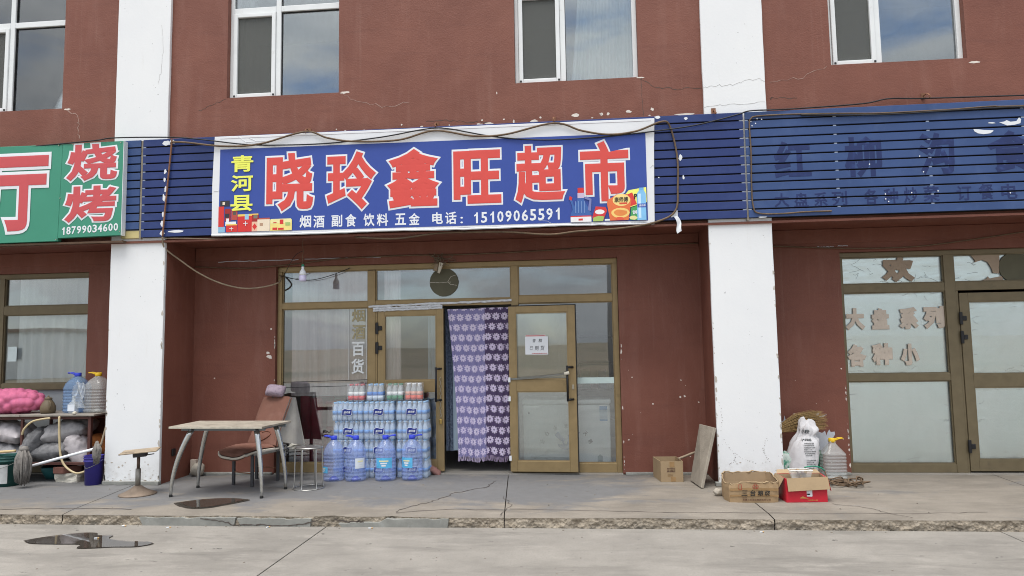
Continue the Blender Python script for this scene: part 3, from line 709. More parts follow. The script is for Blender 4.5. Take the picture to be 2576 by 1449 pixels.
    crack(d, [(4.62, 4.60), (5.0, 4.62), (5.25, 4.74)], .008, y=YF, seed=28, amp=.04)
    d.build('mended_crack', 'crack_pale', BLD)
    e = MB(); Yp = -.014
    crack(e, [(3.84, 4.545), (4.0, 4.56), (4.18, 4.56), (4.36, 4.61), (4.46, 4.61), (4.54, 4.585)], .0035, y=Yp, seed=31, amp=.025)
    crack(e, [(3.85, 4.31), (4.05, 4.33), (4.3, 4.33), (4.53, 4.34)], .004, y=Yp, seed=32, amp=.015)
    crack(e, [(-2.83, 5.7), (-2.80, 5.4), (-2.82, 5.1), (-2.85, 4.95)], .004, y=Yp, seed=33, amp=.02)
    e.build('pillar_crack', M('grey_line', (.38, .37, .35), .9), BLD)
    s = MB(); rnd = random.Random(12)                      # dotted scuff marks on the right pillar
    for path in ([(3.90, .52), (3.98, .40), (4.10, .30), (4.25, .245)], [(4.38, .52), (4.33, .42), (4.345, .34), (4.40, .27)], [(3.88, .95), (3.90, .75), (3.89, .6)], [(3.96, .23), (4.02, .27), (4.03, .33)]):
        for a, b in zip(path[:-1], path[1:]):
            for k in range(7):
                t = (k+rnd.random())/7; x = a[0]+(b[0]-a[0])*t+rnd.gauss(0, .006); z = a[1]+(b[1]-a[1])*t+rnd.gauss(0, .006)
                s.poly(blob(x, z, .002+.005*rnd.random(), .002+.004*rnd.random(), 7, .6, k), Yp-.001, Yp)
    tag(s.build('scuff_mark', 'grey_line', BLD), kind='stuff')
    g = MB(); rnd = random.Random(77)                      # knocked corners and splashed feet of both pillars
    for x0, x1 in ((-3.414, -2.711), (3.839, 4.5425)):
        for e, sg in ((x0, 1), (x1, -1)):
            for i in range(16):
                z = .06+2.7*rnd.random()**1.8; k = rnd.random()**2
                g.poly(blob(e+sg*(.006+.006*k), z, .004+.010*k, .008+.03*k, 9, .8, i), Yp-.0012, Yp)
        for i in range(34):
            g.poly(blob(rnd.uniform(x0+.02, x1-.02), .05+.22*rnd.random()**2.2, .004+.016*rnd.random()**2, .003+.010*rnd.random()**2, 8, .8, i), Yp-.0012, Yp)
    tag(g.build('chipped_corner', M('old_plaster', (.44, .40, .35), .9, 0, .2, 20), BLD), kind='stuff')
wall_marks()

# ================================================================== SIGNS
ZR = [4.213-.1033*i for i in range(12)]
def slat_board(name, x0, x1, rows, mat, label, clips, trim=None):
    t = thing(name, ((x0+x1)/2, -.03, rows[-1]-.09), label, 'signboard', 'blue slat boards along the facade')
    MB().box(x0+.01, x1-.01, -.030, .029, rows[-1]-.088, rows[0]-.004).build('backing', 'gap_shade', t)
    for z in rows:
        n = 12; m = MB()
        m.box(x0, x1, -.062, -.046, z-.0865, z).build('slat', mat, t, False, .003, 1)
        if z != rows[0]:
            q = MB(); q.box(x0+.005, x1-.005, -.040, -.031, z+.0015, z+.0055); q.build('gap_rail', 'batten', t)
    for x in clips:
        for z in rows[1:]: MB().box(x-.016, x+.016, -.058, -.047, z+.001, z+.0135).build('clip', M('clip_grey', (.30, .34, .42), .5), t)
    return t
B1 = slat_board('slat_signboard', -3.262, -3.028, ZR[:11], 'blue_slat', 'narrow strip of blue slats between the green sign and the long blue board', [])
MB().box(-3.262, -3.03, -.05, -.01, 2.985, 3.075).build('bare_batten', M('bare_wood', (.52, .44, .20), .7, 0, .12, 5), B1)
MB().box(-3.0255, -3.0035, -.052, -.004, 2.975, 4.205).build('end_batten', 'batten', B1)
B2 = slat_board('slat_signboard', -2.998, 4.262, ZR, 'blue_slat_deep', 'long blue slat board behind the supermarket banner', [-2.98, 4.235])
B3 = slat_board('slat_signboard', 4.282, 11.0, ZR, 'blue_slat', 'wide blue slat board with dark traces of removed lettering at right', [4.30, 5.27, 6.27, 7.27])
MB().box(4.262, 4.283, -.05, -.02, 2.96, 3.08).build('end_batten', 'batten', B2)
BANDS = [(z-.0855, z-.001) for z in ZR]
def ghost(ch, rect, bold):
    m = letters(ch, rect, -.0632, bold, thick=.0006, res=2)
    clip_z(m, [b for b in BANDS if b[1] > rect[1]-.05 and b[0] < rect[3]+.05]).build('letter_trace', 'ghost_blue', B3)
for ch, r in zip('红柳沟食', [(4.584, 3.432, 4.991, 3.854), (5.353, 3.402, 5.758, 3.871), (6.15, 3.408, 6.532, 3.88), (6.868, 3.400, 7.372, 3.87)]): ghost(ch, r, .034)
for ch, r in zip('大盘系列各种炒菜订餐电', [(4.568, 3.097, 4.731, 3.263), (4.782, 3.09, 4.943, 3.255), (5.0, 3.089, 5.148, 3.253), (5.193, 3.088, 5.359, 3.259), (5.542, 3.095, 5.693, 3.271), (5.751, 3.093, 5.906, 3.269), (5.965, 3.092, 6.113, 3.274), (6.171, 3.103, 6.342, 3.278), (6.523, 3.103, 6.68, 3.271), (6.756, 3.107, 6.912, 3.281), (6.987, 3.104, 7.154, 3.272)]): ghost(ch, r, .022)
def sign_chips():
    y = -.0645
    m = MB()
    m.poly([(6.745, 3.90), (6.80, 3.895), (6.86, 3.885), (6.95, 3.878), (6.955, 3.87), (6.92, 3.845), (6.85, 3.838), (6.79, 3.85), (6.755, 3.875)], y, y+.002)
    m.poly([(7.02, 3.965), (7.07, 3.97), (7.10, 3.985), (7.14, 3.965), (7.20, 3.97), (7.23, 4.01), (7.25, 3.99), (7.24, 3.945), (7.18, 3.93), (7.10, 3.925)], y, y+.002)
    m.poly(blob(6.94, 3.962, .05, .007, 9, .6, 4), y, y+.002); m.poly(blob(4.43, 2.99, .05, .008, 9, .3, 5), y, y+.002)
    for x, z in ((4.42, 4.13), (4.47, 4.12), (4.40, 4.075), (4.36, 4.05), (6.16, 3.62), (6.19, 3.44), (5.62, 3.55), (5.77, 3.205), (5.77, 3.15), (5.80, 3.12), (6.05, 3.21), (6.33, 3.22), (7.08, 3.17), (4.35, 4.10)): m.poly(blob(x, z, .008, .008, 7, .3, int(x*99)), y, y+.002)
    m.build('paint_flake', 'p_white', B3)
    m = MB()
    for i, (x, z, rx, rz) in enumerate(((-2.69, 4.16, .055, .03), (-2.62, 4.17, .04, .03), (-2.70, 3.80, .018, .03), (-2.705, 3.70, .016, .03), (-2.69, 3.58, .018, .035), (-2.71, 3.47, .02, .045), (-2.715, 3.27, .014, .035), (-2.725, 3.16, .02, .045), (-2.72, 3.03, .03, .035), (-2.55, 3.05, .11, .016),
                                         (3.30, 4.20, .035, .018), (3.545, 3.715, .022, .04), (3.57, 3.48, .012, .03), (3.29, 3.49, .008, .008), (3.62, 4.17, .02, .018))): m.poly(blob(x, z, rx, rz, 11, .6, i), y, y+.002)
    m.build('paint_flake', 'p_white', B2)
sign_chips()

def banner():
    t = thing('shop_banner', (.6, -.08, 2.97), 'white-bordered blue supermarket banner with big red Chinese characters and a phone number', 'banner')
    Y = -.092
    MB().poly([(-2.072, 2.985), (3.225, 2.968), (3.232, 3.3), (3.245, 3.8), (3.262, 4.182), (-2.055, 4.202), (-2.075, 3.6)], Y, -.064).build('sheet', 'banner_white', t, False, .004, 2)
    m = MB()                                               # rolled, slightly loose lower hem
    m.tube([(-2.07+5.29*i/60, Y+.004, 2.982-.017*i/60+.006*jit(i*.35, 4)-.010*abs(math.sin(i*.13))) for i in range(61)], [.012+.005*abs(jit(i*.5, 6)) for i in range(61)], 8)
    m.build('hem', 'banner_white', t, True)
    # creases along the top edge
    m = MB(); m.tube([(-1.98+5.2*i/40, Y-.001, 4.172-.018*i/40+.002*jit(i, 3)) for i in range(41)], .0022, 4); m.build('crease', M('crease', (.42, .38, .40), .8), t)
    m = MB()
    for pts in ([(-1.75, 4.19), (-1.66, 4.12), (-1.50, 4.10)], [(-1.62, 4.17), (-1.52, 4.12), (-1.40, 4.115)], [(3.19, 3.60), (3.22, 3.63), (3.24, 3.62)], [(1.9, 3.03), (2.0, 3.02), (2.06, 2.985)], [(-2.05, 3.52), (-1.98, 3.53)]):
        m.tube([(x, Y-.001, z) for x, z in pts], .003, 4)
    m.build('wrinkle', M('wrinkle', (.66, .67, .69), .6), t)
    Yb = Y-.0025
    MB().poly([(-1.985, 3.011), (3.150, 2.990), (3.152, 4.013), (-1.978, 4.038)], Yb, Y+.001).build('blue_print', 'banner_blue', t)
    Yo, Yr = Yb-.001, Yb-.004
    for ch, r in zip('晓玲鑫旺超市', [(-1.385, 3.245, -.800, 3.955), (-.635, 3.236, -.028, 3.943), (.105, 3.233, .735, 3.942), (.905, 3.255, 1.470, 3.892), (1.634, 3.240, 2.215, 3.919), (2.394, 3.228, 2.950, 3.937)]):
        letters(ch, r, Yo, .066, ref=.034, thick=.0014, res=3).build('character_outline', 'p_white', t)
        letters(ch, r, Yr, .034, thick=.0012, res=3).build('character', 'p_red', t)
    for ch, r in zip('青河县', [(-1.83, 3.746, -1.551, 3.952), (-1.831, 3.506, -1.553, 3.708), (-1.832, 3.261, -1.554, 3.461)]):
        letters(ch, r, Yr-.004, .025, thick=.0012, res=2).build('character', 'p_yellow', t)
    for ch, r in zip('烟酒副食饮料五金电话：', [(-.967, 3.037, -.823, 3.187), (-.797, 3.031, -.659, 3.181), (-.573, 3.035, -.441, 3.178), (-.404, 3.029, -.268, 3.183), (-.182, 3.027, -.047, 3.181), (-.02, 3.027, .119, 3.175), (.2, 3.031, .333, 3.168), (.366, 3.025, .498, 3.167), (.647, 3.028, .775, 3.167), (.802, 3.022, .936, 3.168), (.982, 3.026, 1.013, 3.104)]):
        letters(ch, r, Yo, .022, thick=.001, res=2).build('character', 'p_white', t)
    for i, ch in enumerate('15109065591'):
        x = 1.131+i*.0955; w = .074 if ch != '1' else .044
        rc_ = (x+(.074-w)/2, 3.022+i*.0012, x+(.074+w)/2, 3.150+i*.0022)
        (one(rc_, Yo, .001) if ch == '1' else letters(ch, rc_, Yo, .022, thick=.001, res=2)).build('digit', 'p_white', t)
    # the printed product pictures in the two lower corners
    lay = [Yo-.0002]
    def pic(pts, col, d=None):
        k = 'ink_%d_%d_%d' % tuple(int(c*99) for c in col); M(k, col, .45, 0, .06, 12)
        lay[0] -= .00025; MB().poly(pts, lay[0], lay[0]+.0002).build('printed_picture', k, t)
    def rc(x0, z0, x1, z1, col, sk=0): pic([(x0, z0), (x1, z0+sk), (x1, z1+sk), (x0, z1)], col)
    red, dred, gold, cream, dark = (.62, .035, .03), (.33, .02, .02), (.80, .55, .12), (.78, .66, .50), (.03, .028, .035)
    rc(-1.985, 3.012, -1.90, 3.08, (.25, .45, .62)); rc(-1.985, 3.08, -1.915, 3.33, red); rc(-1.965, 3.33, -1.845, 3.40, dark); rc(-1.935, 3.35, -1.905, 3.385, cream)
    rc(-1.905, 3.15, -1.83, 3.30, dred); rc(-1.90, 3.19, -1.845, 3.24, dark); rc(-1.82, 3.16, -1.745, 3.29, (.45, .07, .05)); rc(-1.80, 3.22, -1.76, 3.26, (.10, .09, .07))
    rc(-1.895, 3.09, -1.76, 3.14, (.80, .80, .80)); rc(-1.885, 3.14, -1.85, 3.18, (.80, .80, .80)); rc(-1.885, 3.013, -1.745, 3.10, red); rc(-1.885, 3.095, -1.745, 3.11, gold)
    rc(-1.74, 3.012, -1.56, 3.215, red); rc(-1.74, 3.20, -1.48, 3.225, gold, .004); rc(-1.65, 3.16, -1.60, 3.225, (.30, .55, .70)); rc(-1.56, 3.13, -1.475, 3.215, dred); rc(-1.54, 3.17, -1.49, 3.21, (.18, .18, .13))
    rc(-1.56, 3.012, -1.49, 3.13, (.75, .45, .32)); pic([(-1.555, 3.07), (-1.525, 3.03), (-1.495, 3.07), (-1.525, 3.11)], red); rc(-1.49, 3.012, -1.335, 3.155, cream); rc(-1.47, 3.155, -1.335, 3.172, (.45, .09, .06)); rc(-1.46, 3.075, -1.42, 3.11, (.45, .28, .18))
    rc(-1.33, 3.012, -1.06, 3.145, (.82, .68, .22)); rc(-1.325, 3.10, -1.07, 3.155, (.80, .74, .36)); rc(-1.30, 3.02, -1.24, 3.05, red); rc(-1.23, 3.02, -1.16, 3.045, red); rc(-1.21, 3.09, -1.165, 3.145, red); rc(-1.14, 3.07, -1.08, 3.11, (.36, .50, .16)); rc(-1.29, 3.105, -1.25, 3.115, red)
    for ch, r in zip('十十', ((-1.84, 3.03, -1.79, 3.075), (-1.665, 3.08, -1.61, 3.14))): letters(ch, r, lay[0]-.001, .03, thick=.0004, res=2).build('printed_letter', 'p_white', t)
    # right corner: soy sauce jug, noodle packs, water bottle
    sb = (.045, .12, .36)
    pic([(2.27, 2.995), (2.50, 2.995), (2.51, 3.09), (2.47, 3.17), (2.43, 3.25), (2.425, 3.30), (2.355, 3.30), (2.35, 3.25), (2.31, 3.17), (2.27, 3.09)], sb)
    pic([(2.30, 3.12), (2.325, 3.12), (2.30, 3.24), (2.275, 3.28), (2.26, 3.27), (2.285, 3.20)], sb)
    pic([(2.255, 3.26), (2.285, 3.25), (2.295, 3.285), (2.265, 3.305)], red)
    rc(2.355, 3.275, 2.43, 3.335, (.55, .45, .60)); rc(2.358, 3.335, 2.428, 3.395, red)
    pic([(2.47, 3.13), (2.505, 3.12), (2.515, 3.26), (2.46, 3.29), (2.435, 3.285), (2.435, 3.265), (2.49, 3.245)], (.18, .20, .42))
    for k in range(4): rc(2.325+k*.034, 3.10, 2.335+k*.034, 3.24, (.16, .26, .52))
    rc(2.27, 2.995, 2.508, 3.055, (.80, .78, .78)); rc(2.27, 3.055, 2.508, 3.068, red); rc(2.36, 3.012, 2.41, 3.035, red)
    rc(2.66, 3.00, 2.78, 3.02, (.75, .78, .74))
    pic([(2.53, 2.997), (2.64, 2.997), (2.69, 3.12), (2.67, 3.16), (2.56, 3.17), (2.52, 3.05)], (.60, .04, .04)); pic([(2.525, 2.997), (2.64, 2.997), (2.655, 3.05), (2.59, 3.06), (2.53, 3.04)], (.36, .50, .12)); pic(blob(2.605, 3.105, .055, .028, 14, .0, 1), (.80, .78, .76))
    pic([(2.85, 3.12), (3.14, 3.20), (3.14, 3.375), (2.94, 3.345), (2.86, 3.25)], (.86, .86, .18)); pic([(2.83, 3.12), (3.03, 3.18), (2.98, 3.32), (2.86, 3.27)], (.66, .05, .04))
    pic([(2.72, 3.0), (2.93, 3.0), (2.97, 3.24), (2.92, 3.30), (2.80, 3.30), (2.70, 3.24), (2.69, 3.20)], (.72, .16, .05)); pic(blob(2.855, 3.235, .10, .07, 16, .0, 1), (.88, .66, .24)); pic(blob(2.84, 3.085, .105, .06, 16, .05, 2), (.84, .58, .18)); pic(blob(2.84, 3.088, .08, .038, 12, .3, 3), (.72, .24, .06)); rc(2.83, 3.185, 2.92, 3.205, (.66, .08, .04)); pic(blob(2.83, 3.02, .05, .02, 12, .1, 3), (.70, .1, .05))
    pic([(2.95, 2.998), (3.05, 2.998), (3.05, 3.17), (2.96, 3.14)], (.06, .34, .10)); pic(blob(2.985, 3.025, .045, .025, 10, .3, 6), (.72, .66, .30))
    pic([(3.03, 2.995), (3.132, 2.995), (3.132, 3.30), (3.11, 3.34), (3.06, 3.34), (3.03, 3.30)], (.22, .50, .78)); rc(3.058, 3.34, 3.11, 3.37, (.15, .40, .72)); rc(3.045, 3.02, 3.075, 3.30, (.55, .75, .88)); rc(3.035, 3.14, 3.13, 3.185, (.05, .10, .45))
    letters('康师傅', (2.775, 3.21, 2.93, 3.27), lay[0]-.001, .015, thick=.0004, res=2).build('printed_letter', 'seal', t)
    letters('康师傅', (3.055, 3.15, 3.125, 3.175), lay[0]-.001, .015, thick=.0004, res=2).build('printed_letter', 'p_white', t)
    letters('P', (3.0, 3.24, 3.035, 3.30), lay[0]-.001, .03, thick=.0004, res=2).build('printed_letter', 'seal', t)
    letters('饼', (2.975, 3.06, 3.03, 3.11), lay[0]-.001, .03, thick=.0004, res=2).build('printed_letter', 'p_white', t)
banner()

def green_sign():
    t = thing('restaurant_sign', (-4.2, -.1, 2.95), 'green restaurant sign with red white-edged characters at far left', 'sign')
    MB().poly([(-6.6, 2.955), (-4.034, 2.965), (-4.010, 4.183), (-6.6, 4.195)], -.135, -.064).build('panel', 'green_panel', t, False, .004, 1)
    MB().poly([(-4.030, 3.000), (-3.205, 3.013), (-3.205, 4.190), (-4.008, 4.183)], -.138, -.064).build('panel', 'green_panel', t, False, .004, 1)
    Yo, Yr = -.1405, -.144
    for ch, r in zip('厅烧烤', [(-5.05, 3.083, -4.184, 4.054), (-3.945, 3.705, -3.275, 4.165), (-3.95, 3.185, -3.275, 3.640)]):
        letters(ch, r, Yo, .070, ref=.032, thick=.0014, res=3).build('character_outline', 'p_white', t)
        letters(ch, r, Yr, .032, thick=.0012, res=3).build('character', 'g_red', t)
    for i, ch in enumerate('18799034600'):
        x = -3.985+i*.0685; w = .058 if ch != '1' else .034
        rc_ = (x+(.058-w)/2, 3.038+i*.003, x+(.058+w)/2, 3.135+i*.003)
        (one(rc_, Yo, .001) if ch == '1' else letters(ch, rc_, Yo, .025, thick=.001, res=2)).build('digit', 'p_white', t)
    MB().box(-3.205, -3.198, -.138, -.064, 3.01, 4.19).build('edge_trim', 'pvc', t)
    m = MB()
    for x, z in ((-4.05, 2.985), (-4.06, 4.17), (-3.87, 4.175), (-3.24, 4.17), (-3.22, 3.06), (-4.015, 3.50)): m.tube([(x, -.143, z), (x, -.135, z)], .007, 8)
    m.build('screw', 'chain_steel', t)
    MB().box(-6.6, -3.2, -.11, .02, 2.93, 2.953).build('support_rail', M('rusty_steel', (.14, .085, .055), .7, .3, .3, 9), t)
green_sign()

# ================================================================== CABLES AND SMALL THINGS ON THE FACADE
def cable(label, pts, r, mat, n=8, cat='cable'):
    o = MB().tube(spline(pts, n), r, 6).build('cable', mat, None, True); return tag(o, label, cat)
Yc = -.112
cable('thin black cable looping over the top of the banner and the blue boards', [(-4.9, Yc, 4.16), (-3.635, Yc-.04, 4.202), (-3.32, Yc-.035, 4.229), (-2.599, Yc, 4.214), (-2.186, Yc, 4.165), (-1.676, Yc, 4.086), (-1.283, Yc, 4.058), (-.62, Yc, 4.051), (.035, Yc, 4.097), (.45, Yc, 4.155), (.684, Yc, 4.178), (.892, Yc, 4.155), (1.407, Yc, 4.04), (1.979, Yc, 3.976), (2.67, Yc, 3.983), (3.29, Yc, 4.025), (3.744, Yc+.02, 4.08), (4.185, Yc+.03, 4.178), (4.335, -.085, 4.218), (4.60, -.075, 4.222), (4.9, -.055, 4.23), (5.6, -.03, 4.26), (5.9, -.01, 4.31), (6.3, -.02, 4.29), (7.6, -.05, 4.26), (9.5, -.05, 4.25)], .0078, 'cable_black')
cable('brown flat cable festooned over the top of the banner and down its right side', [(-2.60, -.10, 4.16), (-2.4, Yc, 4.14), (-1.935, Yc-.006, 4.072), (-1.473, Yc-.006, 4.078), (-.902, Yc-.006, 4.205), (-.62, Yc-.006, 4.116), (-.291, Yc-.006, 4.058), (.25, Yc-.006, 4.052), (.684, Yc-.006, 4.145), (1.15, Yc-.006, 4.060), (1.536, Yc-.006, 4.062), (2.10, Yc-.006, 4.170), (2.422, Yc-.006, 4.065), (2.733, Yc-.006, 4.006), (3.043, Yc-.006, 4.03), (3.34, Yc-.006, 4.128), (3.438, -.085, 4.069), (3.505, -.08, 3.723), (3.500, -.08, 3.384), (3.465, -.08, 3.097), (3.255, -.105, 2.972), (2.887, -.11, 2.910), (2.356, -.10, 2.888), (2.02, -.08, 2.865), (1.581, -.06, 2.909), (1.213, -.05, 2.925), (.7, -.03, 2.93), (.2, -.04, 2.88), (-.3, -.02, 2.915)], .0115, 'cable_brown')
cable('dark brown cable running down the left end of the wide blue board', [(9.5, -.075, 4.14), (7.263, -.075, 4.137), (6.951, -.075, 4.146), (6.481, -.075, 4.131), (5.769, -.075, 4.126), (5.4, -.075, 4.141), (4.85, -.075, 4.159), (4.43, -.075, 4.157), (4.345, -.075, 4.125), (4.328, -.075, 4.05), (4.333, -.075, 3.737), (4.322, -.075, 3.351), (4.330, -.075, 3.121), (4.382, -.075, 3.036), (4.625, -.075, 3.021), (4.9, -.075, 3.032), (5.181, -.075, 3.032)], .0085, 'cable_brown')
cable('black cable sagging along the upper slats of the wide blue board', [(4.9, -.078, 4.145), (5.4, -.085, 4.115), (6.0, -.085, 4.105), (6.6, -.085, 4.118), (7.3, -.085, 4.122), (9.5, -.08, 4.11)], .008, 'cable_black')
cable('rusty steel rod hanging down the blue board left of the banner', [(-2.618, -.08, 4.20), (-2.615, -.085, 4.1), (-2.655, -.085, 3.6), (-2.685, -.085, 3.2), (-2.700, -.085, 2.99)], .0105, 'rust_rod', 6, 'rod')
cable('tan hose cable sagging across the recess left of the door front', [(-2.700, -.085, 2.985), (-2.72, .0, 2.86), (-2.60, .15, 2.72), (-2.40, .25, 2.56), (-2.15, .32, 2.435), (-1.90, .40, 2.375), (-1.68, .48, 2.392), (-1.52, .60, 2.46), (-1.55, .73, 2.56)], .0105, 'cable_tan')
cable('thin tan conduit stretched over the middle shop front under the soffit', [(-2.70, .66, 2.70), (-2.06, .66, 2.664), (-1.615, .66, 2.679), (-1.232, .67, 2.711), (-.736, .67, 2.754), (.127, .67, 2.772), (.8, .67, 2.762), (1.6, .67, 2.775), (2.5, .67, 2.80), (3.83, .67, 2.82)], .008, 'cable_brown')
cable('brown cable along the wall over the right-hand shop front', [(4.55, .66, 2.76), (4.739, .66, 2.752), (5.62, .66, 2.700), (6.269, .66, 2.695), (6.784, .66, 2.735), (7.638, .64, 2.84), (8.3, .62, 2.93)], .008, 'cable_brown')
cable('tan cable clipped along the under edge of the blue board at left', [(-2.70, -.05, 2.972), (-2.4, -.05, 2.962), (-2.0, -.03, 2.945), (-1.2, -.02, 2.94), (-.3, -.02, 2.936)], .006, 'cable_tan')
for i, (x, z, lab) in enumerate(((-.902, 4.245, 'small rusty hook holding the cable over the left of the banner'), (.69, 4.245, 'small rusty hook holding the cable over the middle of the banner'), (2.10, 4.245, 'small rusty hook holding the cable over the right of the banner'), (6.28, 4.32, 'rusty hook holding the cable above the wide blue board'), (3.945, 4.245, 'rusty bracket on the foot of the right white pillar above the blue board'))):
    m = MB(); m.tube([(x, .03, z+.012), (x, -.05, z+.012), (x, -.085, z), (x, -.12, z-.03), (x+.012, -.125, z-.045), (x, -.105, z-.05)], .007, 6); m.box(x-.02, x+.02, .018, .03, z-.02, z+.045) if i < 4 else m.box(x-.025, x+.025, -.024, -.014, z-.02, z+.045)
    tag(m.build('cable_hook', 'rust_rod', None), lab, 'hook', 'cable hooks')
m = MB(); m.grid(3, 10, lambda u, v: (3.44+.05*u+.05*v+.015*math.sin(v*5), -.075-.012*math.sin(u*3+v*6)-.02*v*(1-v), 3.03-.20*v*(1-.15*u)))
tag(m.build('torn_paper', 'p_white', None, True), 'torn strip of white paper dangling under the blue board', 'paper')
MB_ = MB().poly([(3.41, 3.02), (3.49, 3.035), (3.49, 3.10), (3.46, 3.105)], -.066, -.0635); tag(MB_.build('paper_scrap', 'p_white'), 'white scrap stuck on the blue board right of the banner', 'paper')

def bulb():
    t = thing('light_bulb', (-1.04, .2, 2.42), 'white LED bulb with green collar hanging on a wire under the soffit', 'light bulb')
    m = MB().lathe([(.0, 0), (.040, .004), (.044, .015), (.0445, .075)], 20, (-1.04, .2, 2.421)); m.build('diffuser', M('bulb_lens', (.62, .58, .78), .35, 0, .03), t, True)
    MB().lathe([(.0445, .0), (.044, .025), (.036, .048), (.022, .068), (.0165, .082), (.0165, .11)], 20, (-1.04, .2, 2.4965)).build('housing', 'p_white', t, True)
    MB().lathe([(.018, 0), (.019, .02), (.014, .026)], 16, (-1.04, .2, 2.607)).build('collar', M('bulb_green', (.03, .22, .13), .5), t, True)
    MB().tube(spline([(-1.04, .2, 2.63), (-1.045, .2, 2.74), (-1.035, .2, 2.80), (-1.045, .19, 2.88), (-1.02, .17, 2.953)], 5), .0035, 5).build('wire', 'cable_brown', t, True)
bulb()
cable('thin dark wire drooping from the shop front frame to the hanging bulb', [(-1.56, .70, 2.56), (-1.48, .62, 2.54), (-1.40, .52, 2.575), (-1.28, .38, 2.67), (-1.16, .26, 2.76), (-1.045, .2, 2.80)], .0035, 'cable_black')
cable('thin black wire sagging across the left fanlight of the shop front', [(-1.56, .745, 2.56), (-1.46, .74, 2.535), (-1.30, .74, 2.500), (-1.12, .74, 2.495), (-.92, .74, 2.535), (-.72, .74, 2.60), (-.62, .74, 2.64)], .0045, 'cable_black')

def vent_plug(x, z, r, label, deco=True):
    t = thing('vent_patch', (x, .79, z-r), label, 'vent patch')
    n = 56; rnd = random.Random(int(x*10)); pts = [(x+r*(1+.018*rnd.uniform(-1, 1))*math.cos(2*PI*i/n), z+r*.98*(1+.018*rnd.uniform(-1, 1))*math.sin(2*PI*i/n)) for i in range(n)]
    MB().poly(pts, .784, .7985).build('disc', M('olive_disc', (.105, .10, .065), .7, 0, .15, 8), t)
    if deco:
        m = MB()
        crack(m, [(x-.18, z), (x-.06, z-.005), (x+.05, z), (x+.09, z)], .007, y=.784, seed=1, amp=.004); crack(m, [(x+.16, z+.09), (x+.09, z+.07), (x+.05, z+.005), (x+.08, z-.03), (x+.17, z-.045)], .007, y=.784, seed=2, amp=.004)
        m.build('scratch', M('pale_scratch', (.55, .52, .45), .8), t)
vent_plug(.612, 2.425, .188, 'round olive patch with pale scratches on the glass over the shop door')
vent_plug(7.57, 2.43, .188, 'round olive patch at the right edge of the film-covered glass', False)
def bundle():
    t = thing('wire_bundle', (.57, .68, 2.60), 'tangle of dry wires and paper cones hanging above the shop door', 'wires')
    rnd = random.Random(5); m = MB()
    for i in range(14):
        p = Vector((.57+rnd.gauss(0, .03), .66+rnd.gauss(0, .01), 2.72)); q = [p]
        for k in range(4): p = p+Vector((rnd.gauss(0, .04), rnd.gauss(0, .012), rnd.gauss(.01, .035))); q.append(p)
        m.tube(spline(q, 4), .004, 5)
    m.tube(spline([(.56, .67, 2.76), (.58, .66, 2.70), (.55, .66, 2.66), (.57, .66, 2.60)], 4), .009, 6)
    m.build('wire', M('dry_wire', (.17, .13, .09), .85, 0, .4, 20), t, True)
    MB().tube([(.605, .66, 2.66), (.57, .65, 2.53)], [.030, .016], 8).build('paper_cone', 'cream_rag', t)
    MB().tube([(.545, .665, 2.65), (.525, .66, 2.56)], [.022, .030], 8).build('paper_cone', 'cable_tan', t)
bundle()

def tape():
    t = thing('door_sealing_strip', (.1, .74, 2.09), 'crumpled white plastic strip taped over the closed door leaf', 'plastic strip')
    for k, (x0, z0, x1, z1, h) in enumerate(((-.37, 2.128, 1.49, 2.168, .028), (-.31, 2.098, .60, 2.118, .026), (-.31, 2.070, .60, 2.092, .026))):
        m = MB(); m.grid(60, 3, lambda u, v: (x0+(x1-x0)*u, .738-.004*k-.010*abs(math.sin(PI*v))-.006*abs(jit(u*12+v*2, k)), z0+(z1-z0)*u+.006*jit(u*9, k+2)+(v-.5)*h*(1+.35*jit(u*14, k+8))))
        m.build('strip', M('strip_plastic', (.62, .64, .67), .4, 0, .2, 25, 60, .4), t, True)
tape()

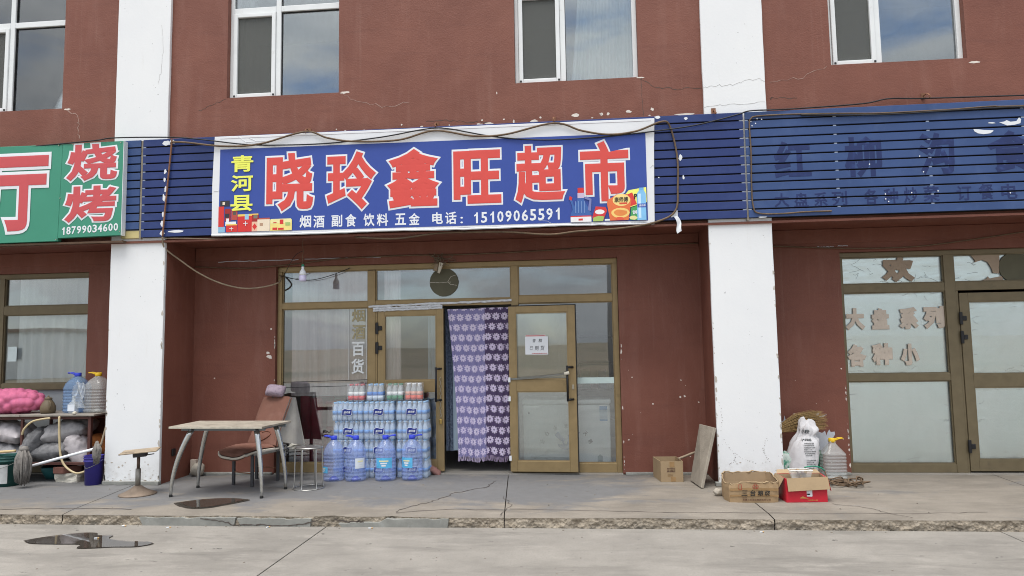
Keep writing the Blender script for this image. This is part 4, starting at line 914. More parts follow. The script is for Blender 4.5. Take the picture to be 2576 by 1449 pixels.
def door_curtains():
    t = thing('door_curtain', (1.05, .80, .17), 'purple curtain printed with pale daisies hanging in the open doorway', 'curtain')
    def panel(x0t, x1t, x0b, x1b, y, z0, z1, mat, folds, amp, name, u0=0):
        n = int(folds*8); m = MB()
        def X(u, v):
            e = v**1.6
            return (x0b+(x0t-x0b)*e)*(1-u)+(x1b+(x1t-x1b)*e)*u
        m.grid(n, 24, lambda u, v: (X(u, v), y+amp*math.sin(u*folds*2*PI+2*jit(u*3+v*.4, 4))*(1-.4*v), z0+(z1-z0)*v+.012*math.sin(u*7)*(1-v)))
        o = m.build(name, mat, t, True); ul = o.data.uv_layers.new(name='UVMap'); w = n+1
        for lp in o.data.loops:
            i = lp.vertex_index; u = (i % w)/n; v = (i//w)/24; ul.data[lp.index].uv = (u0+u*abs(x1t-x0t), v*(z1-z0))
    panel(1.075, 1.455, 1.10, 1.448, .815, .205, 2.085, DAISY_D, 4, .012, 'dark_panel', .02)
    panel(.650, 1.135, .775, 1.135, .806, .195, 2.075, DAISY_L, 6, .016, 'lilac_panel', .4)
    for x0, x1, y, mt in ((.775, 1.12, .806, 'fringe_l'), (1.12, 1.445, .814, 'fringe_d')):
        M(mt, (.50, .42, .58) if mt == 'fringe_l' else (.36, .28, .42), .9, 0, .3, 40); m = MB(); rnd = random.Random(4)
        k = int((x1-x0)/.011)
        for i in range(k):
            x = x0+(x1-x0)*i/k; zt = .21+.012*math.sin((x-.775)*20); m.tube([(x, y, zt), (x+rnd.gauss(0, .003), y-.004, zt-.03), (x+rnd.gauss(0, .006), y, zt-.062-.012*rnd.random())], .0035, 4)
        tag(m.build('fringe', mt, t), kind='stuff')
    mk_cloth('blue_lace', (.055, .075, .125), (.22, .27, .36), (60, 1, 40), None, .2); mk_cloth('pale_blue_cloth', (.40, .52, .62), (.52, .62, .70), (20, 1, .3), None, .3)
    drape('door_curtain', .60, .90, .93, .26, 2.08, 'blue_lace', 3, 'dark blue lace curtain behind the daisy curtain in the doorway', .02)
    drape('door_curtain', .70, .95, .885, .27, 1.75, 'pale_blue_cloth', 2, 'pale blue cloth strip between the lace and the daisy curtain', .015)
    mk_cloth('pink_sheer', (.76, .64, .64), (.97, .89, .88), (11, 1, .05), None, .1)
    drape('window_curtain', -1.44, -.36, .852, .98, 2.66, 'pink_sheer', 8, 'pinkish striped curtain behind the glass left of the shop door', .016)
    drape('window_curtain', -.20, .02, .88, 1.0, 2.6, 'pink_sheer', 3, 'pinkish curtain end behind the closed door leaf', .02)
    drape('window_curtain', .36, .50, .96, 1.0, 2.04, 'pale_blue_cloth', 2, 'pale blue cloth hung behind the right edge of the closed door leaf', .012)
    mk_cloth('white_sheer', (.84, .90, .90), (.93, .97, .97), (9, 1, .1), None, .2)
    drape('window_curtain', -5.34, -4.18, .87, 1.0, 2.7, 'white_sheer', 8, 'white curtain behind the left-hand shop window', .03)
    drape('window_curtain', -6.84, -5.60, .87, 1.0, 2.7, 'white_sheer', 8, 'white curtain behind the shop window at the left edge', .03)
door_curtains()

def glass_lettering():
    # vertical strip of cut letters stuck on the pane beside the closed leaf
    t = thing('window_lettering', (-.53, .795, 1.17), 'vertical strip of silver and gold letters on the glass left of the door', 'lettering')
    M('gold_letter', (.36, .31, .19), .5, .2, .15, 20); M('silver_letter', (.70, .72, .72), .45, .1, .05)
    for ch, r, mt in zip('烟酒百货', [(-.615, 1.933, -.433, 2.100), (-.614, 1.707, -.433, 1.901), (-.614, 1.49, -.44, 1.675), (-.62, 1.259, -.447, 1.458)], ('gold_letter', 'gold_letter', 'silver_letter', 'silver_letter')):
        letters(ch, r, .794, .024, thick=.0015, res=2).build('character', mt, t)
    m = MB(); x0, x1, z0, z1 = -.654, -.411, 1.175, 2.112
    for q in ((x0, x0+.006, z0, z1), (x1-.006, x1, z0, z1), (x0+.006, x1-.006, z0, z0+.006)): m.box(q[0], q[1], .7935, .7955, q[2], q[3])
    m.build('border', 'silver_letter', t)
    M('brown_letter', (.36, .28, .21), .75, 0, .12, 12); M('tan_letter', (.55, .47, .39), .75, 0, .12, 12)
    for ch, r, lab in zip('欢大盘系列各种小', [(6.031, 2.285, 6.417, 2.595), (5.572, 1.709, 5.803, 1.981), (5.88, 1.714, 6.083, 1.974), (6.197, 1.712, 6.424, 1.978), (6.481, 1.706, 6.725, 1.987), (5.573, 1.268, 5.799, 1.542), (5.862, 1.284, 6.101, 1.548), (6.191, 1.276, 6.411, 1.538)],
                          ('big brown cut-out letter 欢 on the upper pane of the right-hand shop', 'tan cut-out letter 大, first in the upper row on the right-hand pane', 'tan cut-out letter 盘, second in the upper row on the right-hand pane', 'tan cut-out letter 系, third in the upper row on the right-hand pane', 'tan cut-out letter 列, last in the upper row on the right-hand pane', 'tan cut-out letter 各, first in the lower row on the right-hand pane', 'tan cut-out letter 种, second in the lower row on the right-hand pane', 'tan cut-out letter 小, last in the lower row on the right-hand pane')):
        o = letters(ch, r, .790, .07, thick=.004, res=2).build('cut_out_letter', 'brown_letter' if ch == '欢' else 'tan_letter'); tag(o, lab, 'letter', 'cut-out letters on the right-hand shop')
    p = [(7.07, 2.60), (7.12, 2.52), (7.10, 2.50), (7.20, 2.53), (7.26, 2.50), (7.30, 2.42), (7.31, 2.37), (7.38, 2.36), (7.40, 2.62), (7.22, 2.64), (7.17, 2.60), (7.13, 2.63)]
    tag(MB().poly([(x, min(z, 2.592)) for x, z in p], .787, .794).build('cut_out_letter', 'brown_letter'), 'broken remainder of a brown cut-out letter on the second upper pane', 'letter', 'cut-out letters on the right-hand shop')
    tag(MB().poly([(7.19, 2.29), (7.23, 2.30), (7.25, 2.33), (7.27, 2.30), (7.30, 2.31), (7.41, 2.33), (7.42, 2.28), (7.20, 2.275)], .787, .794).build('cut_out_letter', 'brown_letter'), 'small leftover foot of a broken brown letter on the second upper pane', 'letter', 'cut-out letters on the right-hand shop')
glass_lettering()

def notice():
    t = thing('paper_notice', (1.8, .66, 1.47), 'white handwritten paper notice with red print on the open door', 'notice')
    T = at((1.450, .715, 0), rz=math.radians(-3.5)); y = -.008
    x0, x1, z0, z1 = .208, .497, 1.478, 1.700
    MB().poly([(x0, z0), (x1, z0-.004), (x1, z1+.002), (x0, z1)], y-.001, y).xf(T).build('sheet', 'p_white', t)
    q = MB().box(x0+.008, x1-.03, y, y+.0015, z1-.01, z1+.022); q.xf(T).build('under_sheet', M('pink_paper', (.72, .55, .55), .7), t)
    ink = M('ink', (.03, .03, .035), .6)
    for ch, r in zip('雪糕已到货', [(.30, 1.628, .337, 1.668), (.375, 1.628, .420, 1.672), (.262, 1.535, .300, 1.583), (.325, 1.528, .372, 1.585), (.395, 1.528, .445, 1.588)]):
        letters(ch, r, y-.0018, .006, thick=.0005, res=2, shear=.15).xf(T).build('handwriting', ink, t)
    letters('专卖店批发商行各种饮料', (x0+.012, z1+.004, x1-.04, z1+.019), y-.0005, .02, thick=.0004, res=1).xf(T).build('red_print', M('red_ink', (.5, .04, .05), .6), t)
    letters('专卖店批发商行饮料', (x0+.085, z0+.004, x1-.012, z0+.018), y-.0018, .02, thick=.0004, res=1).xf(T).build('red_print', 'red_ink', t)
notice()

tag(MB().poly([(-5.43, 1.49), (-5.30, 1.49), (-5.295, 1.69), (-5.43, 1.69)], .7925, .7945).build('paper_note', M('pale_paper', (.62, .72, .72), .6)), 'small pale paper note on the left-hand shop window', 'paper')
def interior():
    t = thing('chest_freezer', (2.2, 1.5, .02), 'white chest freezer with blue swan emblem standing behind the open door leaf', 'freezer')
    M('freezer_white', (.88, .96, .92), .4, 0, .03, 3)
    MB().box(1.60, 2.70, 0.875, 1.515, .06, .832).build('body', 'freezer_white', t, False, .02, 3)
    MB().box(1.59, 2.71, 0.86, 1.53, .845, .90).build('lid', 'freezer_white', t, False, .015, 3)
    MB().box(1.62, 2.68, 0.90, 1.50, .012, .06).build('plinth', 'seal', t)
    y = .872; blue = M('emblem_blue', (.10, .20, .42), .5)
    sw = [(1.995, .46), (2.04, .50), (2.08, .455), (2.125, .40), (2.115, .36), (2.14, .335), (2.165, .40), (2.16, .46), (2.20, .455), (2.24, .44), (2.27, .47), (2.315, .495), (2.27, .43), (2.235, .39), (2.23, .335), (2.19, .285), (2.12, .27), (2.05, .31), (2.03, .345), (2.10, .345), (2.08, .385), (2.03, .42)]
    MB().poly(sw, y, y+.003).build('emblem', blue, t)
    for k, ch in enumerate('全心全意小天鹅'):
        a = math.radians(168-k*26.0); r_ = .31; cx = 2.14+r_*math.cos(a); cz = .33+.24*math.sin(a); m = letters(ch, (-.024, -.028, .024, .028), 0, .012, thick=.0008, res=2)
        m.xf(at((cx, y, cz), ry=-(a-PI/2)*.8)).build('brand_letter', M('letter_grey', (.13, .14, .13), .6), t)
    MB().box(2.565, 2.665, y-.001, y+.003, .63, .815).build('energy_label', M('label_pale', (.55, .70, .76), .5), t); MB().box(2.567, 2.663, y-.0022, y-.0012, .77, .813).build('label_head', M('label_blue', (.05, .28, .55), .5), t); MB().box(2.567, 2.663, y-.0022, y-.0012, .632, .65).build('label_foot', 'label_blue', t)
    MB().poly([(1.66, .735), (1.675, .75), (1.69, .735), (1.675, .72)], y, y+.002).build('badge', 'letter_grey', t)
    MB().lathe([(.03, 0), (.03, .10), (.0, .13)], 12, (2.56, .875, .09), 1, .1).build('lock_plate', M('plate_grey', (.40, .50, .46), .4), t, True)
    # goods shelf further in
    s = thing('goods_shelf', (2.2, 2.9, .012), 'dark shelf of goods inside the shop behind the freezer', 'shelf')
    dk = M('shelf_dark', (.05, .055, .05), .6, 0, .2)
    for x in (2.3, 3.2): MB().box(x-.02, x+.02, 2.7, 3.1, .012, 2.1).build('upright', dk, s)
    for z in (.45, .9, 1.3, 1.7): MB().box(2.3, 3.2, 2.7, 3.1, z, z+.025).build('board', dk, s)
    rnd = random.Random(6); cs = [(.06, .16, .12), (.20, .05, .05), (.09, .11, .20), (.16, .15, .12), (.04, .05, .05), (.25, .22, .14)]
    for i, c in enumerate(cs): M('goods%d' % i, c, .5)
    x = 2.35
    for i, nm in enumerate(('green', 'dark red', 'blue', 'beige', 'black', 'tan')):
        w = rnd.uniform(.11, .15); h = rnd.uniform(.16, .33)
        o = MB().box(x, x+w-.01, 2.72+rnd.random()*.05, 3.0, .926, .925+h).build('goods_package', 'goods%d' % i, None, False, .006, 1)
        tag(o, nm+' package on the dim shelf seen over the freezer', 'package', 'packages on the dim shelf'); x += w
    # dark red armchair back behind the left pane
    a = thing('armchair', (-1.10, 1.2, .012), 'dark red armchair behind the glass left of the stacked water', 'armchair')
    dr = M('dark_red_cloth', (.30, .02, .045), .8, 0, .25, 9)
    MB().box(-1.34, -1.20, .87, .98, .05, 1.16).build('backrest', dr, a, False, .04, 3); MB().box(-1.42, -.98, .94, 1.45, .05, .50).build('seat', dr, a, False, .05, 3); MB().box(-1.20, -1.04, .88, 1.40, .05, .96).build('armrest', dr, a, False, .04, 3)
    tb = thing('inside_counter', (-.8, 1.4, .012), 'low counter with dark red edge inside the left pane', 'counter')
    MB().box(-1.0, -.30, .98, 1.60, .012, .86).build('front', M('dusky_pink', (.45, .33, .32), .7, 0, .2, 5), tb); MB().box(-1.02, -.29, .96, 1.62, .86, .90).build('edge', dr, tb); MB().box(-1.01, -.295, .968, .978, .52, .57).build('edge_band', dr, tb)
    for z, nm in ((1.095, 'upper'), (1.165, 'lower')): tag(MB().tube([(-1.54, .79, z), (-.75, .785, z+.012), (-.39, .79, z+.02)], .0035, 5).build('wire', 'cable_black'), ('lower' if z < 1.1 else 'upper')+' of two thin black wires across the left pane', 'wire')
interior()

# ================================================================== FURNITURE ON THE WALKWAY
M('chrome', (.55, .55, .53), .22, .95, .12, 14, dirt=((.25, .23, .20), 12, .6, .85))
M('board_top', (.33, .29, .235), .75, 0, .25, 5, 30, .2, dirt=((.16, .13, .10), 6, .5, .75))
M('worn_edge', (.48, .44, .36), .8, 0, .2, 20)
M('dark_steel', (.07, .07, .075), .5, .6, .25)
def table():
    t = thing('table', (-1.62, -.45, 0), 'rectangular table with worn board top and bowed chrome legs on the walkway', 'table')
    # corners of the worn board, then frame and four bowed legs
    c = [(-2.165, -.745), (-1.075, -.795), (-1.010, -.18), (-2.16, -.115)]
    MB().flat(c, .742, .766).build('table_top', 'board_top', t, False, .004, 2)
    MB().flat([(x*.998-.002, y-.0025) for x, y in [(c[0][0]+.004, c[0][1]), (c[1][0]-.004, c[1][1]), (c[1][0]-.004, c[1][1]+.006), (c[0][0]+.004, c[0][1]+.006)]], .745, .763).build('front_edge', 'worn_edge', t)
    ft = [(-2.155, -.685), (-1.099, -.735), (-1.042, -.245), (-2.127, -.179)]
    tp = [(-1.96, -.63), (-1.20, -.66), (-1.155, -.27), (-1.99, -.23)]
    for a, b in ((0, 1), (1, 2), (2, 3), (3, 0)):
        p, q = Vector((*tp[a], .722)), Vector((*tp[b], .722)); d = (q-p).normalized(); p -= d*.12*(1 if a in (0, 2) else .4); q += d*.10*(1 if a in (0, 2) else .4)
        n = Vector((-d.y, d.x, 0))*.011; z = Vector((0, 0, .014))
        MB().add([p-n-z, q-n-z, q+n-z, p+n-z, p-n+z, q-n+z, q+n+z, p+n+z], [(0, 3, 2, 1), (4, 5, 6, 7), (0, 1, 5, 4), (1, 2, 6, 5), (2, 3, 7, 6), (3, 0, 4, 7)]).build('rail', M('grey_paint_steel', (.20, .23, .25), .45, .4, .15), t, False, .003, 1)
    for (fx, fy), (tx, ty) in zip(ft, tp):
        pts = []
        for i in range(13):
            k = i/12; e = 1-(1-k)**1.9                     # bowed outwards, steepest at the floor
            pts.append((tx+(fx-tx)*e, ty+(fy-ty)*e, .715-.70*k))
        l = MB().tube(pts, [.030-.014*(i/12)**1.2 for i in range(13)], 14).build('leg', 'chrome', t, True)
        MB().tube([(fx, fy, .02), (fx, fy, 0)], .019, 10).build('foot_cap', 'seal', l)
        MB().tube([(tx, ty, .722), (tx, ty, .708)], .034, 12).build('socket', 'dark_steel', l)
table()

def pillow(L_, W_, H_, seed=0, nu=22, nv=14, p=3.2, q=.55, wr=.02):
    m = MB()
    for sgn in (1, -1):
        def fn(u, v):
            x = 2*u-1; y = 2*v-1
            x, y = math.sin(x*PI/2), math.sin(y*PI/2)
            e = max(0, (1-abs(x)**p)*(1-abs(y)**p))**q
            pinch = 1-.10*(1-abs(y)**2)*abs(x)**6*0
            w = wr*(noise.noise(Vector((x*3+seed*5, y*3, sgn*2)))+.35*noise.noise(Vector((x*7, y*7+seed*3, sgn)))+.5*abs(math.sin(6*x+5*y+seed+3*noise.noise(Vector((x*2, y*2, seed))))))
            return (x*L_/2*(1-.06*(1-abs(y))*0)*(1-.05*y*y), y*W_/2*(1-.07*x*x), sgn*(e*H_/2+w*min(1, e*3)))
        m.grid(nu, nv, fn, sgn < 0)
    return m

def recliner():
    t = thing('recliner_chair', (-1.45, .2, 0), 'worn brown padded reclining chair with a purple-grey headrest pillow behind the table', 'chair')
    cov = M('brown_pad', (.172, .078, .055), .9, 0, .15, 8, 120, .25, dirt=((.23, .12, .092), 5, .5, .8)); und = M('pad_edge', (.55, .50, .42), .85, 0, .15, 12); cl = M('grey_drape', (.33, .31, .28), .9, 0, .2, 7, 30, .3)
    # seat: from back edge to the front edge, drooping over the front
    bl, br = Vector((-1.745, .22, .470)), Vector((-1.31, .06, .455))
    fl, fr = Vector((-1.955, -.12, .425)), Vector((-1.585, -.27, .395))
    def seat(u, v):
        # v 0 back, 1 front
        a = bl.lerp(br, u); b = fl.lerp(fr, u); p = a.lerp(b, v)
        edge = max(0, abs(u-.5)*2-.7)/.3
        p.z += -.045*max(0, v-.72)**2/.078*1.0-.018*edge**2+.018*math.sin(PI*v)+.004*jit(u*5+v*3, 2)
        if v > .85: p += (a.lerp(b, .85)-p)*(abs(u-.5)*2)**4*.8
        return p
    m = MB(); m.grid(12, 14, seat); m.grid(12, 14, lambda u, v: seat(u, v)-Vector((0, 0, .028+.02*v)), True)
    m.build('seat_pad', cov, t, True)
    m = MB(); m.tube([seat(u/16, 1)-Vector((0, 0, .022)) for u in range(17)]+[seat(1, 1-k/10)-Vector((0, 0, .024)) for k in range(1, 11)], .014, 7); m.build('pad_border', und, t, True)
    # backrest leaning backwards
    tl, tr = Vector((-1.655, .46, 1.000)), Vector((-1.262, .36, 1.012))
    def back(u, v):
        a = bl.lerp(br, u); b = tl.lerp(tr, u); p = a.lerp(b, v); 
        w = 1+.0*v
        nrm = Vector((-.30, -.80, .45))
        waist = 1-.10*math.exp(-((v-.30)/.2)**2)
        c = (bl.lerp(tl, v)+br.lerp(tr, v))/2; p = c+(p-c)*waist
        bul = .018*math.exp(-((v-.16)/.10)**2)*math.exp(-((u-.5)/.30)**2)
        edge = max(0, abs(u-.5)*2-.75)/.25
        return p+nrm*(bul-.02*edge**2+.012*math.sin(PI*v))
    m = MB(); m.grid(14, 22, back); m.grid(14, 22, lambda u, v: back(u, v)-Vector((-.30, -.80, .45))*.035, True); m.build('backrest_pad', cov, t, True)
    # stitched heart in the lumbar pad
    m = MB(); hp = []
    for i in range(25):
        a = 2*PI*i/24; hx = .30*math.sin(a)**3; hz = .10*(1.3*math.cos(a)-.5*math.cos(2*a)-.2*math.cos(3*a))
        hp.append(back(.5+hx, .17+hz*.75)+Vector((-.30, -.80, .45))*.004)
    m.tube(hp, .006, 5, False); m.build('stitching', M('brown_stitch', (.17, .065, .04), .9), t, True)
    # grey cover cloth hanging over the back and the right side
    def cloth(u, v):
        top = Vector((-1.262, .37, 1.0)).lerp(Vector((-1.245, .52, .985)), u)
        bot = Vector((-1.36, .12, .50)).lerp(Vector((-1.115, .50, .385)), u)
        p = top.lerp(bot, v); p += Vector((.02, -.03, 0))*math.sin(u*9+v*2)*v*.7; return p
    MB().grid(14, 12, cloth).build('drape', cl, t, True)
    def cloth2(u, v):
        a = Vector((-1.655, .49, .995)).lerp(Vector((-1.245, .52, .985)), u); b = Vector((-1.62, .58, .42)).lerp(Vector((-1.115, .50, .385)), u)
        return a.lerp(b, v)+Vector((0, .02*math.sin(u*14), 0))*v
    MB().grid(14, 8, cloth2, True).build('drape', cl, t, True)
    m = MB()
    m.plate((-1.60, -.20, .37), (-1.30, .05, .41), (-1.16, .16, .41), (-1.42, -.09, .37), .05); m.build('seat_side', cl, t, False, .015, 2)
    # headrest
    p = pillow(.255, .15, .15, 3, 18, 12, 2.6, .5, .006); p.xf(at((-1.462, .405, 1.078), rx=math.radians(62), ry=math.radians(4), rz=math.radians(-12)))
    p.build('headrest', M('lilac_grey_fabric', (.34, .27, .32), .9, 0, .2, 40, 60, .2, dirt=((.22, .17, .22), 35, .5, .62)), t, True)
    m = MB(); m.tube([(-1.50, .42, .96), (-1.49, .42, 1.05)], .012, 8); m.tube([(-1.42, .40, .96), (-1.42, .40, 1.05)], .012, 8); m.build('headrest_post', 'dark_steel', t, True)
    for x, y, zz in ((-1.795, .02, .40), (-1.69, .40, .43), (-1.36, .27, .42), (-1.50, -.12, .38)):
        MB().box(x-.016, x+.016, y-.016, y+.016, 0, zz).build('leg', 'dark_steel', t, False, .003, 1)
    m = MB(); m.tube([(-1.795, .02, .15), (-1.50, -.12, .15)], .007, 6); m.tube([(-1.69, .40, .15), (-1.36, .27, .15)], .007, 6); m.tube([(-1.69, .15, .37), (-1.55, .10, .40)], .009, 6); m.build('crossbar', 'rust_rod', t, True)
    m = MB(); rnd = random.Random(9)
    for i in range(7):
        p0 = Vector((-1.25, .10, .44)); q = [p0]
        for k in range(4): p0 = p0+Vector((rnd.gauss(.02, .025), rnd.gauss(-.01, .02), rnd.gauss(-.01, .022))); q.append(p0)
        m.tube(spline(q, 4), .005, 5)
    m.build('recline_linkage', 'dark_steel', t, True)
recliner()
m = MB()
for k in range(4): m.grid(8, 3, lambda u, v: (-1.22+.22*u+.01*k, .16+.07*v+.02*k, .395+.016*k+.008*math.sin(u*6+k)-.02*u*v))
tag(m.build('newspaper_sheets', M('old_paper', (.50, .48, .42), .9, 0, .15, 12), None, True), 'loose old paper sheets sticking out behind the reclining chair', 'papers')

def wire_stool():
    t = thing('wire_stool', (-.80, -.20, 0), 'small round steel wire stool with a dark seat beside the water jugs', 'stool')
    c = Vector((-.795, -.185)); st = M('dull_steel', (.45, .44, .42), .35, .9, .15)
    MB().lathe([(0, .468), (.13, .470), (.140, .466), (.140, .458), (0, .458)], 28, (c.x, c.y, 0)).build('seat', M('seat_dark', (.11, .10, .10), .4, .3, .4, 12, dirt=((.4, .38, .36), 14, .55, .7)), t, True)
    m = MB(); m.tube([(c.x+.150*math.cos(a), c.y+.150*math.sin(a), .462) for a in [2*PI*i/28 for i in range(29)]], .008, 7, False); m.build('seat_ring', st, t, True)
    m = MB(); m.tube([(c.x+.172*math.cos(a), c.y+.172*math.sin(a), .006) for a in [2*PI*i/28 for i in range(29)]], .006, 7, False); m.build('base_ring', st, t, True)
    for i in range(6):
        a = 2*PI*i/6+.42; d = Vector((math.cos(a), math.sin(a)))
        m = MB(); m.tube(spline([(c.x+d.x*.10, c.y+d.y*.10, .458), (c.x+d.x*.135, c.y+d.y*.135, .452), (c.x+d.x*.150, c.y+d.y*.150, .42), (c.x+d.x*.152, c.y+d.y*.152, .25), (c.x+d.x*.158, c.y+d.y*.158, .06), (c.x+d.x*.172, c.y+d.y*.172, .006)], 4), .0075, 7); m.build('leg', st, t, True)
wire_stool()
def pedestal_stool():
    x, y = -2.62, -.56
    t = thing('pedestal_stool', (x, y, 0), 'square wooden seat on a rusty column and round base beside the left pillar', 'stool')
    T = at((x+.005, y+.02, .468), ry=math.radians(-3), rz=math.radians(24))
    MB().box(-.19, .19, -.17, .17, 0, .014).xf(T).build('seat', M('scuffed_ply', (.33, .26, .18), .75, 0, .3, 7, 20, .2, dirt=((.14, .10, .07), 8, .5, .7)), t, False, .004, 1)
    MB().box(-.07, .07, -.05, .05, -.055, -.001).xf(T).build('seat_plate', 'dark_steel', t, False, .006, 1)
    MB().tube([(x, y, .42), (x+.20, y-.03, .452)], .006, 6).build('lever', 'dark_steel', t)
    MB().tube([(x, y, .28), (x, y, .44)], .017, 12).build('inner_tube', M('rusty_tube', (.13, .085, .065), .6, .4, .3, 12), t, True)
    MB().tube([(x, y, .08), (x, y, .285)], .0275, 14).build('column', M('grey_tube', (.27, .25, .22), .5, .5, .25, 12), t, True)
    MB().lathe([(.195, 0), (.193, .012), (.15, .028), (.10, .052), (.06, .08), (.035, .10), (.0, .10)], 32, (x, y, 0)).build('base', M('rusty_plate', (.215, .165, .125), .65, .3, .25, 9, 30, .15), t, True)
pedestal_stool()

# ------------------------------------------------------------------ water: cases, packs, jugs
film('water_bottle', (.68, .81, .95), .42, .12, .5, 0, .3, .1); film('wrap', (.88, .92, .97), .16, .10, .7, 28, .6, .0); M('cap_blue', (.25, .50, .78), .45); M('band_blue', (.13, .33, .70), .4, 0, .25, 60, rnd_=.5); M('logo_navy', (.012, .028, .20), .4)
def bottle_mesh():
    p = [(.026, 0), (.0305, .006), (.0305, .055), (.029, .060), (.0305, .066), (.0305, .128), (.0285, .140), (.021, .172), (.0135, .197), (.0125, .207)]
    return MB().lathe(p, 12).mesh('bottle', True), MB().lathe([(.0315, .075), (.0315, .118)], 12).mesh('label_band', True), MB().lathe([(.0155, .205), (.0155, .225), (.012, .227)], 10).mesh('cap', True)
BM, LM, CM = bottle_mesh()
for me, k in ((BM, 'water_bottle'), (LM, 'band_blue'), (CM, 'cap_blue')): me.materials.append(MATS[k])
def wrapped_box(x0, x1, y0, y1, z0, z1, mat, name, parent, seed=0, k=.012):
    m = MB(); m.box(x0, x1, y0, y1, z0, z1)
    me = m.mesh(name); bm = bmesh.new(); bm.from_mesh(me); bmesh.ops.subdivide_edges(bm, edges=bm.edges[:], cuts=5, use_grid_fill=True)
    c = Vector(((x0+x1)/2, (y0+y1)/2, (z0+z1)/2)); h = Vector(((x1-x0)/2, (y1-y0)/2, (z1-z0)/2))
    for v in bm.verts:
        d = v.co-c; e = sum(1 for i in range(3) if abs(abs(d[i])-h[i]) < 1e-4)
        n = noise.noise(v.co*22+Vector((seed*3.1, 0, 0)))*.004
        v.co = c+d*(1-.012*max(0, e-1))+d.normalized()*n
        if v.co.z > c.z+h.z*.6: v.co.x = c.x+(v.co.x-c.x)*.965; v.co.y = c.y+(v.co.y-c.y)*.96
    bm.to_mesh(me); bm.free(); me.polygons.foreach_set('use_smooth', [True]*len(me.polygons)); return link(name, me, mat, parent)
CW, CD, CH = .385, .252, .226
def water_case():
    t = thing('water_case', (0, 0, 0), 'x', 'water case', 'stacked cases of bottled water')
    for j in range(4):
        for i in range(6):
            if j == 3 and 0 < i < 5: continue
            o = bpy.data.objects.new('bottle', BM); COL.objects.link(o); o.location = (-CW/2+.0325+i*.064, -CD/2+.0325+j*.0622, .001); adopt(o, t)
            for nm, me in (('label_band', LM), ('cap', CM)):
                if j < 2 or i in (0, 5) or nm == 'cap':
                    q = bpy.data.objects.new(nm, me); COL.objects.link(q); q.location = o.location; adopt(q, o)
    w = wrapped_box(-CW/2-.003, CW/2+.003, -CD/2-.003, CD/2+.003, .0, .229, 'wrap', 'shrink_wrap', t, 1)
    def flag(sx, sz, cx=0, cz=.10):
        pts = []
        for i in range(13):
            u = i/12; pts.append((cx-sx/2+sx*u, cz-sz/2+.008*math.sin(u*2*PI)+.010*u))
        for i in range(13):
            u = 1-i/12; pts.append((cx-sx/2+sx*u+.006, cz+sz/2+.008*math.sin(u*2*PI)+.010*u))
        return pts
    y = -CD/2-.008
    MB().poly(flag(.130, .076), y, y+.001).build('logo_edge', 'p_white', w); MB().poly(flag(.120, .066), y-.002, y-.001).build('logo', 'logo_navy', w)
    letters('康师傅', (-.040, .088, .042, .118), y-.0032, .012, thick=.0006, res=1, shear=.2).build('logo_lettering', 'p_white', w)
    return t
proto = water_case()
XC = [-.545, -.155, .255]
k = 0
for r in range(4):
    for c in range(3):
        o = proto if k == 0 else copy_tree(proto); k += 1
        o.location = (XC[c]+(.004, -.006, .003, -.01, .004)[r]+.004*((c*7+r*3) % 3-1), .575+.006*((c+r) % 3-1), r*.2325); o.rotation_euler.z = math.radians(((c*5+r*3) % 5-2)*.5)
        o['label'] = 'case of bottled water, %s row of the stack, %s column' % (('bottom', 'third', 'second', 'top')[r], ('left', 'middle', 'right')[c])
ZT = 4*.2325
def mini_pack(x, y, cols, label, capc, labc, labc2, rz=0, tall=.215):
    t = thing('drink_pack', (x, y, ZT+.001), label, 'drink pack', 'small drink packs on top of the water cases')
    M('cap_'+capc[0], capc[1], .4); M('lab_'+labc[0], labc[1], .4, 0, .15, 30); M('lab_'+labc2[0], labc2[1], .4, 0, .1, 30)
    for j in range(2):
        for i in range(3):
            bx, by = x+(i-1)*.070, y+(j-.5)*.070
            b = MB().lathe([(.03, 0), (.034, .006), (.034, .125), (.030, .145), (.019, .180), (.0165, .190)], 12, (bx, by, ZT+.002)).build('bottle', film('drink_bottle', (.60, .62, .62), .55, .12), t, True)
            MB().lathe([(.0350, .012), (.0350, .065)], 12, (bx, by, ZT+.002)).build('lower_label', 'lab_'+labc[0], b, True); MB().lathe([(.0350, .0655), (.0350, .112)], 12, (bx, by, ZT+.002)).build('upper_label', 'lab_'+labc2[0], b, True)
            MB().lathe([(.0185, .188), (.0185, .208), (.015, .211)], 10, (bx, by, ZT+.002)).build('cap', 'cap_'+capc[0], b, True)
    wrapped_box(x-.112, x+.112, y-.076, y+.076, ZT+.001, ZT+tall, 'wrap', 'shrink_wrap', t, x)
W_ = ('white', (.75, .76, .76))
mini_pack(-.475, .60, 3, 'small pack of red-capped bottles with white and red labels on the water stack', ('red', (.55, .05, .06)), ('red', (.58, .04, .04)), W_)
mini_pack(-.232, .60, 3, 'small pack of blue-capped bottles with blue labels on the water stack', ('blue', (.22, .42, .75)), ('water', (.55, .62, .70)), ('blue', (.06, .22, .62)))
mini_pack(.020, .60, 3, 'small pack of green-capped bottles with green and white labels on the water stack', ('green', (.06, .24, .12)), ('green', (.02, .20, .08)), W_)
mini_pack(.258, .60, 3, 'small pack of white-capped bottles with orange-red labels on the water stack', ('white2', (.75, .75, .74)), ('orange', (.66, .10, .05)), ('orange2', (.68, .36, .28)), 0, .225)

